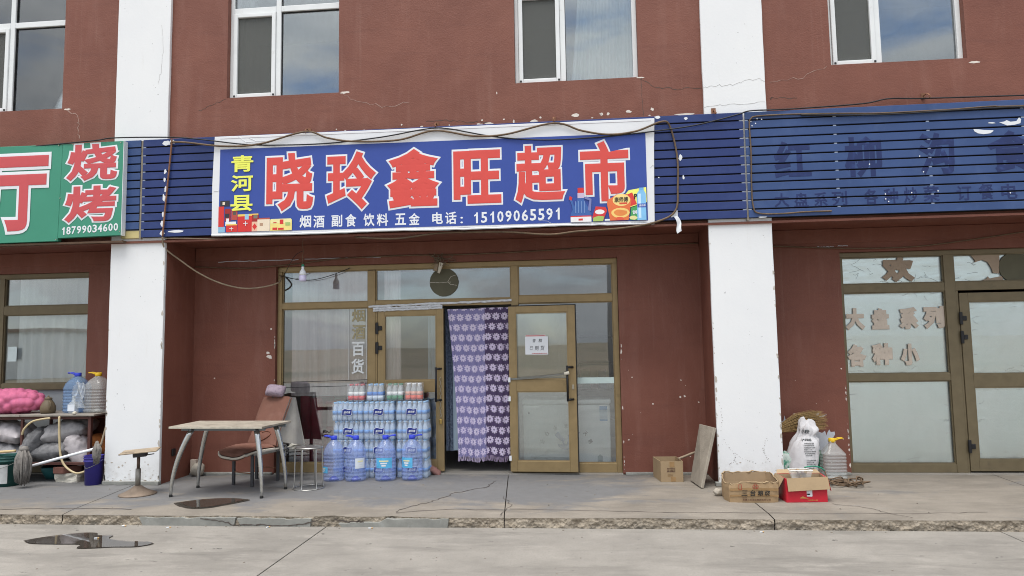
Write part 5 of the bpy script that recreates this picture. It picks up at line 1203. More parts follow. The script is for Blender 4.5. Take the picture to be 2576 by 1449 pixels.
film('jug_blue', (.46, .57, .92), .25, .08, .8, 0, .3, .22); film('jug_clear', (.66, .68, .66), .32, .12, .7, 0, .3, .12); film('jug_base', (.07, .08, .42), .7, .2)
def jug(name, loc, label, R, H, body, cap, handle_dir=1, lab=None, sq=0, cat='water jug', group=None, tilt=0, cone=False):
    t = thing(name, loc, label, cat, group); x, y, z = loc
    pr = [(R*.80, 0), (R*.96, .010), (R, .03)]; n = 7; zb = .03; zt = H*.60
    for i in range(n):
        a = zb+(zt-zb)*i/n; b = zb+(zt-zb)*(i+1)/n; d = b-a
        pr += [(R, a+d*.18), (R*.955, a+d*.38), (R*.955, a+d*.62), (R, a+d*.84)]
    pr += [(R, zt), (R*.985, zt+.03*H), (R*.86, zt+.13*H), (R*.62, zt+.22*H), (R*.34, zt+.285*H), (R*.235, zt+.31*H), (R*.235, zt+.335*H)] if not cone else [(R, zt), (R*.97, zt+.02*H), (R*.30, zt+.24*H), (R*.26, zt+.26*H), (R*.26, zt+.30*H)]
    MB().lathe(pr, 28, loc, 1, 1, 0, 0, sq).build('body', body, t, True)
    MB().lathe([(R*.5, .004), (R*.45, .02), (R*.2, .045), (0, .05)], 16, loc).build('base_dimple', 'jug_base' if body == 'jug_blue' else body, t, True)
    zc = z+pr[-1][1]
    c = MB().lathe([(R*.29, -.012), (R*.30, .0), (R*.30, .030), (R*.26, .034), (0, .034)], 18, (x, y, zc)).build('cap', cap, t, True)
    h = MB(); s = handle_dir; h.tube(spline([(x+s*R*.25, y-.02, zc+.012), (x+s*R*.55, y-.03, zc+.030), (x+s*R*.85, y-.03, zc+.034), (x+s*R*.95, y, zc+.028), (x+s*R*.85, y+.03, zc+.034), (x+s*R*.55, y+.03, zc+.030), (x+s*R*.25, y+.02, zc+.012)], 4), .0075, 6); h.build('carry_handle', cap, c, True)
    if lab:
        a0, a1, z0, z1, mt = lab; m = MB(); m.grid(12, 1, lambda u, v: (x+(R+.003)*math.cos(a0+(a1-a0)*u), y+(R+.003)*math.sin(a0+(a1-a0)*u), z+z0+(z1-z0)*v)); l = m.build('label', mt, t, True)
        am = (a0+a1)/2
        for k in range(3):
            m = MB(); w = .55-.15*k; m.grid(6, 1, lambda u, v: (x+(R+.0045)*math.cos(am+(a1-a0)*(u-.5)*w), y+(R+.0045)*math.sin(am+(a1-a0)*(u-.5)*w), z+z0+(z1-z0)*(.62-.22*k+.14*v))); m.build('label_print', ('p_yellowish', 'p_white', 'p_white')[k], l, True)
    return t
M('cap_royal', (.035, .06, .55), .45); M('cap_yellow', (.72, .46, .02), .5); M('label_cyan', (.10, .42, .70), .4, 0, .2, 20); M('p_yellowish', (.75, .70, .40), .5); M('label_white', (.66, .70, .76), .5)
D_ = math.radians
for i, (x, hd, lab, w) in enumerate(((-.668, -1, (D_(190), D_(255), .10, .175, 'label_cyan'), 'label low on its left side, first from the wire stool'), (-.396, -1, (D_(285), D_(340), .155, .275, 'label_white'), 'white label turned to the right, second from the wire stool'), (-.035, 1, (D_(230), D_(320), .155, .275, 'label_cyan'), 'cyan label facing front, third from the wire stool'), (.285, 1, (D_(215), D_(285), .155, .275, 'label_cyan'), 'cyan label facing left, nearest the doorway'))):
    jug('water_jug', (x, .30+(.0, .0, .03, .06)[i], .003), 'big blue water jug with '+w, .127, .53, 'jug_blue', 'cap_royal', hd, lab, 0, 'water jug', 'row of big water jugs')

# ================================================================== LEFT CORNER: RACK AND ITS LOAD
M('brown_steel', (.105, .045, .038), .55, .3, .25, 9); M('grey_plank', (.26, .235, .205), .8, 0, .25, 6, 30, .25)
def rack():
    t = thing('steel_rack', (-4.8, .36, 0), 'brown steel rack with a grey plank top at the left edge', 'rack')
    x0, x1, y0, y1 = -5.95, -3.685, .10, .62
    MB().box(-6.0, -4.60, .055, .66, .809, .833).build('plank', 'grey_plank', t, False, .003, 1); MB().box(-4.595, -3.62, .06, .66, .811, .835).build('plank', 'grey_plank', t, False, .003, 1)
    for x in (x0, x1-.04, -4.62):
        for y in (y0, y1-.04):
            if x == -4.62: MB().box(x, x+.03, y+.004, y+.036, .22, .772).build('upright', 'brown_steel', t, False, .003, 1)
            else: MB().box(x, x+.04, y, y+.04, 0, .8085).build('leg', 'brown_steel', t, False, .003, 1)
    for z in (.772, .215):
        for y in (y0+.003, y1-.037): MB().box(x0+.0405, x1-.0405, y, y+.034, z-.0, z+.034).build('rail', 'brown_steel', t, False, .003, 1)
        for x in (x0+.003, x1-.037): MB().box(x, x+.034, y0+.0405, y1-.0405, z, z+.034).build('rail', 'brown_steel', t, False, .003, 1)
    MB().box(x0+.045, x1-.045, y0+.04, y1-.04, .235, .249).build('shelf_board', 'grey_plank', t)
rack()
sk = [M('sack_grey', (.32, .308, .312), .8, 0, .25, 7, 18, .35, dirt=((.14, .135, .14), 6, .45, .7)), M('sack_dark', (.20, .196, .20), .8, 0, .3, 8, 18, .35, dirt=((.07, .07, .075), 7, .42, .66)), M('sack_pale', (.46, .425, .435), .8, 0, .2, 7, 18, .3, dirt=((.24, .22, .22), 6, .5, .75))]
def sack(loc, size, rx, ry, rz, mat, label, seed):
    t = thing('charcoal_sack', (loc[0], loc[1], loc[2]-size[2]/2), label, 'sack', 'grubby sacks piled in the rack')
    T = at(loc, D_(rx), D_(ry), D_(rz)); pillow(*size, seed, 40, 30, 3.0, .6, .024).xf(T).build('bag', mat, t, True)
    # sewn seam along the mouth
    L_, W_2 = size[0]/2, size[1]/2
    pts = [T @ Vector((L_*.93, W_2*(-.9+1.8*i/12), .012*math.sin(i*1.7))) for i in range(13)]
    MB().tube(pts, .007, 5).build('seam', 'seal', t, True)
sack((-4.93, .34, .60), (.62, .46, .24), 0, 10, -6, sk[2], 'pale dusty sack lying highest at the left in the rack', 1)
sack((-4.98, .33, .36), (.60, .46, .22), 0, 4, 5, sk[0], 'grey sack at the bottom left of the rack under the pale sack', 2)
sack((-4.50, .30, .48), (.40, .46, .27), 0, -50, 10, sk[1], 'dark grey sack standing tilted in the middle of the rack', 3)
sack((-4.16, .36, .615), (.60, .46, .26), 8, -12, 8, sk[0], 'grey sack lying on top at the right in the rack', 4)
sack((-4.27, .30, .36), (.56, .46, .24), 0, -6, -6, sk[1], 'smudged grey sack at the bottom middle of the rack', 5)
sack((-3.93, .26, .385), (.42, .34, .24), 0, 58, 14, sk[2], 'crumpled pale sack squeezed at the right end of the rack', 6)
tag(pillow(.34, .3, .2, 8, 16, 12).xf(at((-3.80, .48, .42), 0, .5, .3)).build('orange_sack', M('orange_mesh', (.36, .12, .03), .85, 0, .4, 12), None, True), 'orange sack half hidden at the back of the rack', 'sack')

def onions():
    t = thing('onion_sack', (-4.85, .30, .834), 'pink net sack full of onions lying on the rack', 'sack')
    on = MB().lathe([(0, -.040), (.022, -.036), (.040, -.016), (.043, .004), (.034, .026), (.016, .038), (.004, .050)], 12).mesh('onion', True); on.materials.append(M('onion_skin', (.80, .46, .46), .45, 0, .25, 9, rnd_=.6))
    rnd = random.Random(21); C = Vector((-4.93, .31, .985)); R = Vector((.45, .20, .150)); n = 0
    for i in range(1500):
        a = rnd.uniform(0, 2*PI); zz = rnd.uniform(-1, 1); q = math.sqrt(1-zz*zz); d = Vector((zz, q*math.cos(a), q*math.sin(a)))
        p = C+Vector((d.x*R.x*.88, d.y*R.y*.80, d.z*R.z*.78))
        if d.y > .45 or p.z < .86: continue
        if any((p-o_).length < .066 for o_ in placed): continue
        placed.append(p)
        o = bpy.data.objects.new('onion', on); COL.objects.link(o); o.location = p; o.rotation_euler = (rnd.uniform(-1, 1), rnd.uniform(-1, 1), rnd.uniform(0, 6)); s = rnd.uniform(.92, 1.18); o.scale = (s, s, s); adopt(o, t); n += 1
    # the net: a pink hull that bulges over every onion
    m = MB()
    def fn(u, v):
        a = 2*PI*u; b = PI*(v-.5); d = Vector((math.sin(b), math.cos(b)*math.cos(a), math.cos(b)*math.sin(a)))
        e = .8
        d2 = Vector((math.copysign(abs(d.x)**e, d.x), math.copysign(abs(d.y)**e, d.y), math.copysign(abs(d.z)**e, d.z)))
        p = C+Vector((d2.x*R.x, d2.y*R.y, d2.z*R.z))
        k = min([(p-o_).length for o_ in placed] or [1]); p -= d*max(-.022, min(.040, (k-.060)*1.1))
        p.z = max(p.z, .837); return p
    m.grid(110, 70, fn); m.build('net', film('pink_net', (.80, .22, .40), .55, .7, .3, 90, .6, .5), t, True)
    MB().tube(spline([(-4.49, .30, .93), (-4.45, .28, .925), (-4.42, .25, .915), (-4.44, .22, .90)], 4), [.03, .02, .014, .012, .012, .012, .012, .012, .012, .012, .012, .012, .008], 7).build('tied_end', M('net_end', (.42, .06, .12), .8), t, True)
placed = []
onions()
def teapot():
    x, y, z = -4.378, .25, .834
    t = thing('teapot', (x, y, z), 'brown clay jug with lid standing beside the onion sack', 'teapot'); c = M('brown_clay', (.135, .10, .058), .55, 0, .15, 9)
    MB().lathe([(.062, 0), (.082, .01), (.090, .05), (.086, .09), (.068, .13), (.048, .16), (.042, .175), (.044, .182)], 24, (x, y, z)).build('body', c, t, True)
    MB().lathe([(.046, .182), (.040, .196), (.014, .204), (.009, .214), (.012, .222), (0, .226)], 18, (x, y, z)).build('lid', c, t, True)
    MB().tube(spline([(x+.045, y-.035, z+.155), (x+.075, y-.06, z+.14), (x+.085, y-.07, z+.09), (x+.06, y-.055, z+.05)], 5), .009, 7).build('handle', c, t, True)
teapot()
jug('water_jug', (-4.07, .36, .836), 'empty blue water jug with royal blue cap standing on the rack', .132, .50, film('jug_pale_blue', (.28, .45, .72), .34, .10, .6, 0, .3, .3), 'cap_royal', -1, None, 5)
jug('oil_jug', (-3.79, .36, .836), 'large clear ribbed jug with yellow cap on the rack beside the left pillar', .132, .50, 'jug_clear', 'cap_yellow', -1, None, 5, 'jug')
def small_bottle():
    x, y, z = -3.975, .17, .836
    t = thing('square_bottle', (x, y, z), 'small clear square bottle with white label in front of the jugs', 'bottle')
    MB().lathe([(.045, 0), (.050, .008), (.050, .11), (.046, .13), (.020, .15), (.017, .20), (.019, .205), (.017, .22)], 20, (x, y, z), 1, .75, 0, 0, 7).build('body', film('clear_glass', (.75, .78, .78), .3, .06, .8), t, True)
    MB().box(x-.046, x+.046, y-.0425, y-.040, z+.035, z+.115).build('label', 'label_white', t)
small_bottle()
m = MB(); m.grid(18, 18, lambda u, v: (-3.93+.15*(u-.5)*(1.2-.5*v)+.02*jit(v*6+u*3, 3), .20+.03*math.sin(u*9+v*7)+.02*jit(u*7, 5), .90+.32*v+.02*jit(u*5+v*4, 1)))
tag(m.build('plastic_bag', film('bag_film', (.80, .84, .86), .35, .15, .7, 20, .7), None, True), 'thin crumpled clear plastic bag between the two jugs on the rack', 'plastic bag')

def bucket(loc, R0, R1, H, col, label, handle_sag=True, lab=None):
    x, y, z = loc; t = thing('bucket', loc, label, 'bucket'); mt = M('pail_%d' % int(col[2]*1000), col, .45, 0, .15, 6, dirt=((.30, .29, .30), 9, .66, .85))
    MB().lathe([(0, .004), (R0, 0), (R0+(R1-R0)*.80, H*.80), (R1+.006, H*.80), (R1+.008, H*.84), (R1+.002, H*.845), (R1+.002, H*.90), (R1+.009, H*.905), (R1+.009, H*.93), (R1+.003, H*.935), (R1+.004, H*.985), (R1+.010, H), (R1-.004, H), (R1-.006, H*.98), (R0-.006, .012), (0, .012)], 32, loc).build('pail', mt, t, True)
    yy = y-R1-.012
    MB().tube(spline([(x-R1-.012, y, z+H*.86), (x-R1*.75, yy+.06, z+H*.70), (x-.01, yy, z+H*.60), (x+R1*.75, yy+.05, z+H*.72), (x+R1+.012, y, z+H*.86)], 5), .003, 5).build('bail', 'grey_wire', t, True)
    if lab:
        m = MB(); m.grid(12, 4, lambda u, v: (x+(R0+(R1-R0)*(.12+.6*v)+.004)*math.cos(D_(222)+D_(82)*u), y+(R0+(R1-R0)*(.12+.6*v)+.004)*math.sin(D_(222)+D_(82)*u), z+H*(.10+.62*v))); m.build('label', M('stained_label', (.52, .53, .52), .6, 0, .15, 9, dirt=((.22, .20, .18), 9, .58, .8)), t, True)
    return t
bucket((-4.615, -.05, .002), .122, .145, .365, (.012, .075, .065), 'dark green bucket with stained white label at the left edge', True, True)
bucket((-3.565, .015, .002), .092, .105, .345, (.055, .045, .30), 'blue-violet plastic bucket tucked beside the left pillar')
tag(MB().lathe([(.10, 0), (.15, .10), (.16, .15), (.15, .155), (.09, .02), (0, .02)], 24, (-4.38, .42, .002)).build('basin', M('teal_basin', (.03, .16, .17), .5), None, True), 'teal basin in the shade under the rack', 'basin')
def mop(label, hpts, hr, hmat, top, spread, length, seed, bind=None):
    t = thing('mop', (top[0], top[1], top[2]-length), label, 'mop'); rnd = random.Random(seed)
    MB().tube(spline(hpts, 5), hr, 9).build('handle', hmat, t, True)
    mt = M('mop_yarn', (.19, .175, .16), .95, 0, .3, 30)
    m = MB()
    for i in range(120):
        a = rnd.uniform(0, 2*PI); r = math.sqrt(rnd.random()); px, py = r*math.cos(a), r*math.sin(a)
        L_ = length*rnd.uniform(.84, 1.0)*(1-.12*r)
        m.tube([(top[0]+px*spread*.42, top[1]+py*spread*.3, top[2]+.01*rnd.random()), (top[0]+px*spread*.9+.008*rnd.gauss(0, 1), top[1]+py*spread*.62, top[2]-L_*.3), (top[0]+px*spread*1.0, top[1]+py*spread*.7, top[2]-L_*.65), (top[0]+px*spread*.62+.01*rnd.gauss(0, 1), top[1]+py*spread*.5, top[2]-L_)], [.007, .0085, .008, .004], 5)
    tag(m.build('yarn', mt, t, True), kind='stuff')
    MB().lathe([(spread*.5, 0), (spread*.56, .02), (spread*.42, .05), (0, .06)], 14, (top[0], top[1], top[2]-.02), 1, .75).build('binding', mt, t, True)
mop('grey string mop hanging over the green bucket, wooden handle pointing left', [(-4.40, -.22, .435), (-4.7, -.20, .415), (-5.2, -.16, .385)], .016, M('mop_wood', (.50, .38, .20), .7, 0, .15, 9), (-4.285, -.23, .455), .105, .45, 3)
mop('grey mop with long white handle propped across the blue bucket', [(-4.30, -.08, .235), (-3.9, -.13, .335), (-3.45, -.13, .445)], .017, 'p_white', (-3.43, -.13, .50), .045, .25, 4)
cable('brown wooden stick leaning between the rack and the left pillar', [(-3.425, .04, .74), (-3.45, .02, .60), (-3.475, .0, .46)], .013, 'cable_tan', 4, 'stick')
M('hose_cream', (.52, .42, .25), .55, 0, .15, 9)
cable('cream rubber hose hanging in front of the rack in a loop', [(-4.07, .06, .80), (-4.061, .045, .78), (-4.049, .045, .558), (-4.026, .045, .347), (-3.964, .045, .216), (-3.833, .045, .132), (-3.734, .06, .138), (-3.64, .10, .195)], .0135, 'hose_cream', 8, 'hose')
cable('short cream hose end arching below the plank of the rack', [(-4.20, .07, .790), (-4.273, .05, .784), (-4.415, .04, .751), (-4.513, .04, .666), (-4.548, .05, .593)], .0125, 'hose_cream', 8, 'hose')
tag(MB().add(*(lambda v: (v, [(0, 3, 2, 1), (4, 5, 6, 7), (0, 1, 5, 4), (1, 2, 6, 5), (2, 3, 7, 6), (3, 0, 4, 7)]))([(-4.18, .12, .108), (-4.03, .10, .108), (-3.93, .30, .108), (-4.08, .32, .108), (-4.18, .12, .19), (-4.03, .10, .19), (-3.93, .30, .19), (-4.08, .32, .19)])).build('brick', M('red_brick', (.19, .085, .065), .85, 0, .25, 12, 40, .3), None, False, .006, 1), 'single red-brown brick lying on the white block under the rack', 'brick')
def stone():
    m = MB().box(-4.17, -3.87, .14, .36, 0, .106); me = m.mesh('stone_block'); bm = bmesh.new(); bm.from_mesh(me); bmesh.ops.subdivide_edges(bm, edges=bm.edges[:], cuts=4, use_grid_fill=True)
    for v in bm.verts: v.co += Vector((noise.noise(v.co*17), noise.noise(v.co*17+Vector((5, 0, 0))), 0 if v.co.z < .01 or v.co.z > .1 else noise.noise(v.co*20)))*.026
    bm.to_mesh(me); bm.free(); tag(link('stone_block', me, M('chalky_block', (.56, .53, .46), .9, 0, .2, 12, 30, .4)), 'rough whitish block supporting the brick under the rack', 'block')
stone()
tag(MB().box(-4.74, -4.32, -.79, -.52, .004, .034).build('paving_piece', M('grey_slab', (.22, .22, .215), .8, 0, .2, 8), None, False, .006, 1), 'flat grey stone piece lying on the walkway at the left edge', 'stone')
tag(MB().box(-3.90, -3.86, .05, .09, .835, .87).build('bread_scrap', 'cream_rag', None, False, .012, 2), 'cream scrap on the edge of the rack plank', 'scrap')
# odds and ends behind the table
tag(pillow(.16, .12, .16, 9, 12, 10).xf(at((-2.55, .56, .085), .5, .2, .4)).build('crumpled_bag', M('dirty_paper', (.40, .36, .30), .9, 0, .25, 12, 30, .5), None, True), 'small crumpled dirty bag in the corner behind the table', 'bag')
tag(MB().box(-2.675, -2.60, .60, .66, .03, .20).build('carton_scrap', 'tan_letter', None, False, .004, 1), 'upright scrap of cardboard in the corner behind the table', 'cardboard')
tag(MB().box(-2.7105, -2.690, .23, .30, .30, .39).build('wall_socket', 'black_iron', None, False, .006, 1), 'black socket box low on the side of the left pillar', 'socket')
tag(pillow(.22, .10, .07, 11, 14, 10, 2.2, .5, .02).xf(at((.47, .69, .055), .15, .55, .1)).build('red_rag', M('dusty_red_cloth', (.26, .13, .115), .9, 0, .3, 12, 30, .4), None, True), 'dusty red rag bundled at the foot of the closed door leaf', 'rag')

# ================================================================== RIGHT CORNER: CARTONS, SACK, BROOM
M('carton', (.335, .24, .14), .8, 0, .12, 6, 40, .08); M('carton_inner', (.36, .26, .16), .85, 0, .12, 6); M('tape_brown', (.30, .185, .085), .35, 0, .2, 9); M('print_brown', (.11, .055, .035), .7)
M('carton_worn', (.345, .235, .13), .7, 0, .2, 7, 25, .15, dirt=((.27, .17, .085), 7, .5, .75)); M('red_card', (.52, .018, .035), .38, 0, .12, 7, 20, .08, dirt=((.34, .015, .03), 6, .55, .8))
def small_carton():
    t = thing('cardboard_box', (3.34, .40, 0), 'small open cardboard box with brown print standing by the wall', 'box')
    a, b, c, d = Vector((3.235, .225, 0)), Vector((3.485, .235, 0)), Vector((3.455, .60, 0)), Vector((3.185, .585, 0)); H = Vector((0, 0, .232)); T2 = .006
    for n, (p, q) in (('front_panel', (a, b)), ('right_panel', (b, c)), ('back_panel', (c, d)), ('left_panel', (d, a))):
        MB().plate(p, q, q+H, p+H, T2).build(n, 'carton', t)
    MB().plate(a+Vector((.01, .01, .006)), b+Vector((-.01, .01, .006)), c+Vector((-.01, -.01, .006)), d+Vector((.01, -.01, .006)), T2).build('bottom', 'carton_inner', t)
    def y(x): return .225+(x-3.235)*.04-.0045
    for (x0, x1, z0, z1, mt) in ((3.335, 3.39, .165, .228, 'tape_brown'), (3.345, 3.40, .004, .055, 'tape_brown')): MB().plate((x0, y(x0), z0), (x1, y(x1), z0), (x1, y(x1), z1), (x0, y(x0), z1), .001).build('tape', mt, t)
    MB().plate((3.305, y(3.305), .112), (3.397, y(3.397), .112), (3.397, y(3.397), .157), (3.305, y(3.305), .157), .001).build('print_block', 'print_brown', t)
    letters('新疆特产精品', (3.308, .117, 3.394, .153), y(3.35)-.0025, .01, thick=.0004, res=1).build('print_lettering', 'carton', t)
    for k in range(3): MB().plate((3.31, y(3.31), .06+.014*k), (3.37, y(3.37), .06+.014*k), (3.37, y(3.37), .064+.014*k), (3.31, y(3.31), .064+.014*k), .001).build('print_line', 'tape_brown', t)
small_carton()
def slab():
    t = MB(); a = Vector((3.622, -.16, .0)); b = Vector((3.575, .30, .0)); w = Vector((.02, .0, 0))
    top = Vector((.195, .12, .625))
    t.plate((3.632, -.165, .004), (3.58, .245, .012), (3.715, .30, .645), (3.818, -.03, .640), .034)
    tag(t.build('leaning_slab', M('fibre_board', (.27, .235, .19), .9, 0, .2, 9, 60, .4), None, False, .005, 1), 'grey-brown rough board leaning against the right white pillar', 'board')
slab()
cable('bare branch lying between the small box and the leaning board', [(3.46, .40, .235), (3.55, .42, .265), (3.64, .42, .30), (3.76, .44, .33)], [.016]*1 and .015, 'cable_tan', 5, 'stick')
def wide_carton():
    t = thing('cardboard_box', (4.02, -.66, 0), 'torn brown carton wrapped in tape with brushed characters before the right pillar', 'box')
    # outline bulges: rounded plan
    P = [(3.785, -.835), (3.90, -.852), (4.08, -.856), (4.20, -.846), (4.262, -.825), (4.285, -.72), (4.268, -.56), (4.235, -.475), (4.10, -.455), (3.92, -.455), (3.81, -.475), (3.765, -.56), (3.755, -.70)]
    n = len(P); rnd = random.Random(4)
    def ring(z, k): return [(4.02+(x-4.02)*k, -.655+(y+.655)*k, z) for x, y in P]
    def top(i): return .190+.014*rnd.random()+(.035 if P[i][1] > -.6 else 0)-(.02 if i in (0, 12) else 0)
    tops = [top(i) for i in range(n)]
    m = MB(); vs = ring(.0, .985)+ring(.07, 1.0)+ring(.14, 1.005)+[(x, y, tops[i]) for i, (x, y, z) in enumerate(ring(.2, .985))]
    m.add(vs, [(r*n+i, r*n+(i+1) % n, (r+1)*n+(i+1) % n, (r+1)*n+i) for r in range(3) for i in range(n)]); m.build('wall', 'carton_worn', t)
    m = MB(); vs = [(x*.0+4.02+(x-4.02)*.97, -.655+(y+.655)*.96, z if z < .17 else z-.002) for x, y, z in vs]; m.add(vs, [(r*n+i, (r+1)*n+i, (r+1)*n+(i+1) % n, r*n+(i+1) % n) for r in range(3) for i in range(n)]+[tuple(range(n))]); m.build('inner_lining', 'carton_inner', t)
    m = MB(); pts = []
    for i in range(n*5):
        k = i/5; a = int(k) % n; b = (a+1) % n; f = k-int(k); x = P[a][0]*(1-f)+P[b][0]*f; y_ = P[a][1]*(1-f)+P[b][1]*f; z = tops[a]*(1-f)+tops[b]*f
        pts.append((4.02+(x-4.02)*.98+rnd.gauss(0, .003), -.655+(y_+.655)*.98+rnd.gauss(0, .003), z+rnd.gauss(.001, .004)))
    m.tube(pts+[pts[0]], [.004+.004*rnd.random() for _ in range(len(pts)+1)], 5, False); m.build('torn_edge', 'carton', t, True)
    def yf(x): return -.862-.0*(x-4.02)
    for z0, z1 in ((.110, .135), (.055, .072)):
        m = MB(); m.grid(16, 1, lambda u, v: (3.79+.47*u, -.8585+.020*abs(u-.5)**2*4-.002, z0+(z1-z0)*v+.01*math.sin(u*3))); m.build('tape', 'tape_brown', t)
    blk = M('brush_black', (.02, .018, .016), .6)
    for ch, r in zip('三台粮烧', [(3.895, .070, 3.952, .122), (3.978, .066, 4.030, .126), (4.052, .068, 4.105, .122), (4.118, .068, 4.168, .122)]): letters(ch, r, -.8665, .02, thick=.0006, res=1, shear=.12).build('brush_character', blk, t)
    letters('新疆三台酒业集团有限公司', (3.905, .022, 4.175, .040), -.8665, .02, thick=.0005, res=1).build('print_lettering', 'print_brown', t); letters('净含量', (3.905, .046, 3.945, .055), -.8665, .02, thick=.0005, res=1).build('print_lettering', 'print_brown', t)
    mr = M('red_print', (.34, .05, .035), .7)
    m = MB()
    for dx, dz in ((0, .026), (-.017, .008), (.017, .008)): m.tube([(4.035+dx+.011*math.cos(a), -.864, .150+dz+.011*math.sin(a)) for a in [2*PI*i/8 for i in range(9)]], .0022, 4, False)
    m.build('emblem', mr, t); letters('三台酒业', (4.01, .138, 4.06, .149), -.8665, .02, thick=.0005, res=1).build('print_lettering', mr, t)
    m = MB()
    for q in ((3.872, 3.876, .125, .178), (3.898, 3.902, .125, .178), (3.876, 3.898, .174, .178), (3.876, 3.898, .125, .129)): m.box(q[0], q[1], -.862, -.860, q[2], q[3])
    m.build('stamp_frame', mr, t)
wide_carton()
tag(pillow(.10, .08, .06, 14, 10, 8).xf(at((3.742, -.52, .035), .2, .1, .4)).build('dirty_cup', 'dirty_paper', None, True), 'dirty white scrap at the left of the torn carton', 'scrap')
def red_carton():
    t = thing('cardboard_box', (4.55, -.65, 0), 'red carton with brown flaps folded out before the white sack', 'box')
    a, b, c, d = Vector((4.335, -.835, 0)), Vector((4.735, -.800, 0)), Vector((4.765, -.52, 0)), Vector((4.32, -.56, 0)); H = Vector((0, 0, .232))
    for n_, (p, q) in (('front_panel', (a, b)), ('right_panel', (b, c)), ('back_panel', (c, d)), ('left_panel', (d, a))): MB().plate(p, q, q+H, p+H, .006).build(n_, 'red_card', t)
    for p, q in ((a, b), (b, c), (c, d), (d, a)):
        ctr = (a+b+c+d)/4; MB().plate(p+(ctr-p)*.03+Vector((0, 0, .01)), q+(ctr-q)*.03+Vector((0, 0, .01)), q+(ctr-q)*.03+H*.99, p+(ctr-p)*.03+H*.99, .003).build('inner_lining', 'carton_inner', t)
    MB().plate(a+Vector((.01, .01, .008)), b+Vector((-.01, .01, .008)), c+Vector((-.01, -.01, .008)), d+Vector((.01, -.01, .008)), .006).build('bottom', 'carton_inner', t)
    o = Vector((.0, -.028, 0))
    MB().plate(a+H+Vector((.008, 0, .002)), b+H+Vector((.012, 0, .012)), b+Vector((.02, -.030, .128)), a+Vector((.012, -.034, .112)), .005).build('front_flap', 'carton', t)
    MB().plate(d+H+Vector((-.01, .0, .01)), a+H+Vector((-.012, .02, .002)), a+Vector((-.065, .03, .135)), d+Vector((-.05, .02, .16)), .005).build('left_flap', 'carton', t)
    MB().plate(b+H+Vector((.012, .0, .0)), c+H+Vector((.0, 0, .0)), c+Vector((.05, .0, .12)), b+Vector((.05, .03, .10)), .005).build('right_flap', 'red_card', t)
    MB().plate(d+H, c+H, c+H+Vector((-.02, .06, .03)), d+H+Vector((.02, .06, .03)), .005).build('back_flap', 'carton', t)
    def y(x): return -.835+(x-4.335)*.0875-.005
    MB().poly([(4.517, .055), (4.583, .055), (4.588, .06), (4.588, .118), (4.517, .118)], y(4.58)-.002, y(4.58)-.001).build('sticker', 'p_white', t)
    MB().poly(blob(4.550, .078, .018, .008, 9, .5, 3), y(4.58)-.004, y(4.58)-.003).build('sticker_print', 'ink_dark', t) if 'ink_dark' in MATS else MB().poly(blob(4.550, .078, .018, .008, 9, .5, 3), y(4.58)-.004, y(4.58)-.003).build('sticker_print', 'seal', t)
    g = M('gold_print', (.55, .28, .08), .5)
    MB().poly([(4.455, .038), (4.48, .050), (4.495, .060), (4.51, .048), (4.53, .044), (4.55, .037)], y(4.5)-.001, y(4.5)).build('printed_mountain', g, t); letters('天山脚下优质水果', (4.47, .014, 4.64, .026), y(4.56)-.0, .02, thick=.0005, res=1).build('print_lettering', g, t)
red_carton()
def container():
    t = thing('plastic_tub', (4.53, -.66, .18), 'clear plastic tub of stones resting in the red carton', 'tub')
    a = [(4.415, -.72), (4.64, -.70), (4.62, -.585), (4.425, -.595)]; b = [(4.44, -.705), (4.615, -.69), (4.60, -.60), (4.45, -.607)]
    m = MB(); m.add([(x, y, .285) for x, y in a]+[(x, y, .205) for x, y in b], [(0, 4, 5, 1), (1, 5, 6, 2), (2, 6, 7, 3), (3, 7, 4, 0), (4, 7, 6, 5)]); m.build('tub', film('tub_film', (.78, .78, .76), .35, .2, .6), t)
    MB().tube([(*p, .286) for p in a+[a[0]]], .006, 5).build('rim', film('tub_rim', (.80, .80, .78), .7, .2), t)
    rnd = random.Random(2); cs = [M('pebble%d' % i, c, .7, 0, .2, 14) for i, c in enumerate(((.40, .34, .26), (.16, .10, .09), (.50, .46, .40), (.33, .22, .10)))]
    for i in range(14):
        x, y = rnd.uniform(4.47, 4.59), rnd.uniform(-.685, -.615); pillow(.045, .03, .026, i, 8, 6, 2.2, .5, .002).xf(at((x, y, .222+.05*rnd.random()), rnd.random(), rnd.random(), rnd.random()*6)).build('stone', cs[i % 4], t, True)
container()
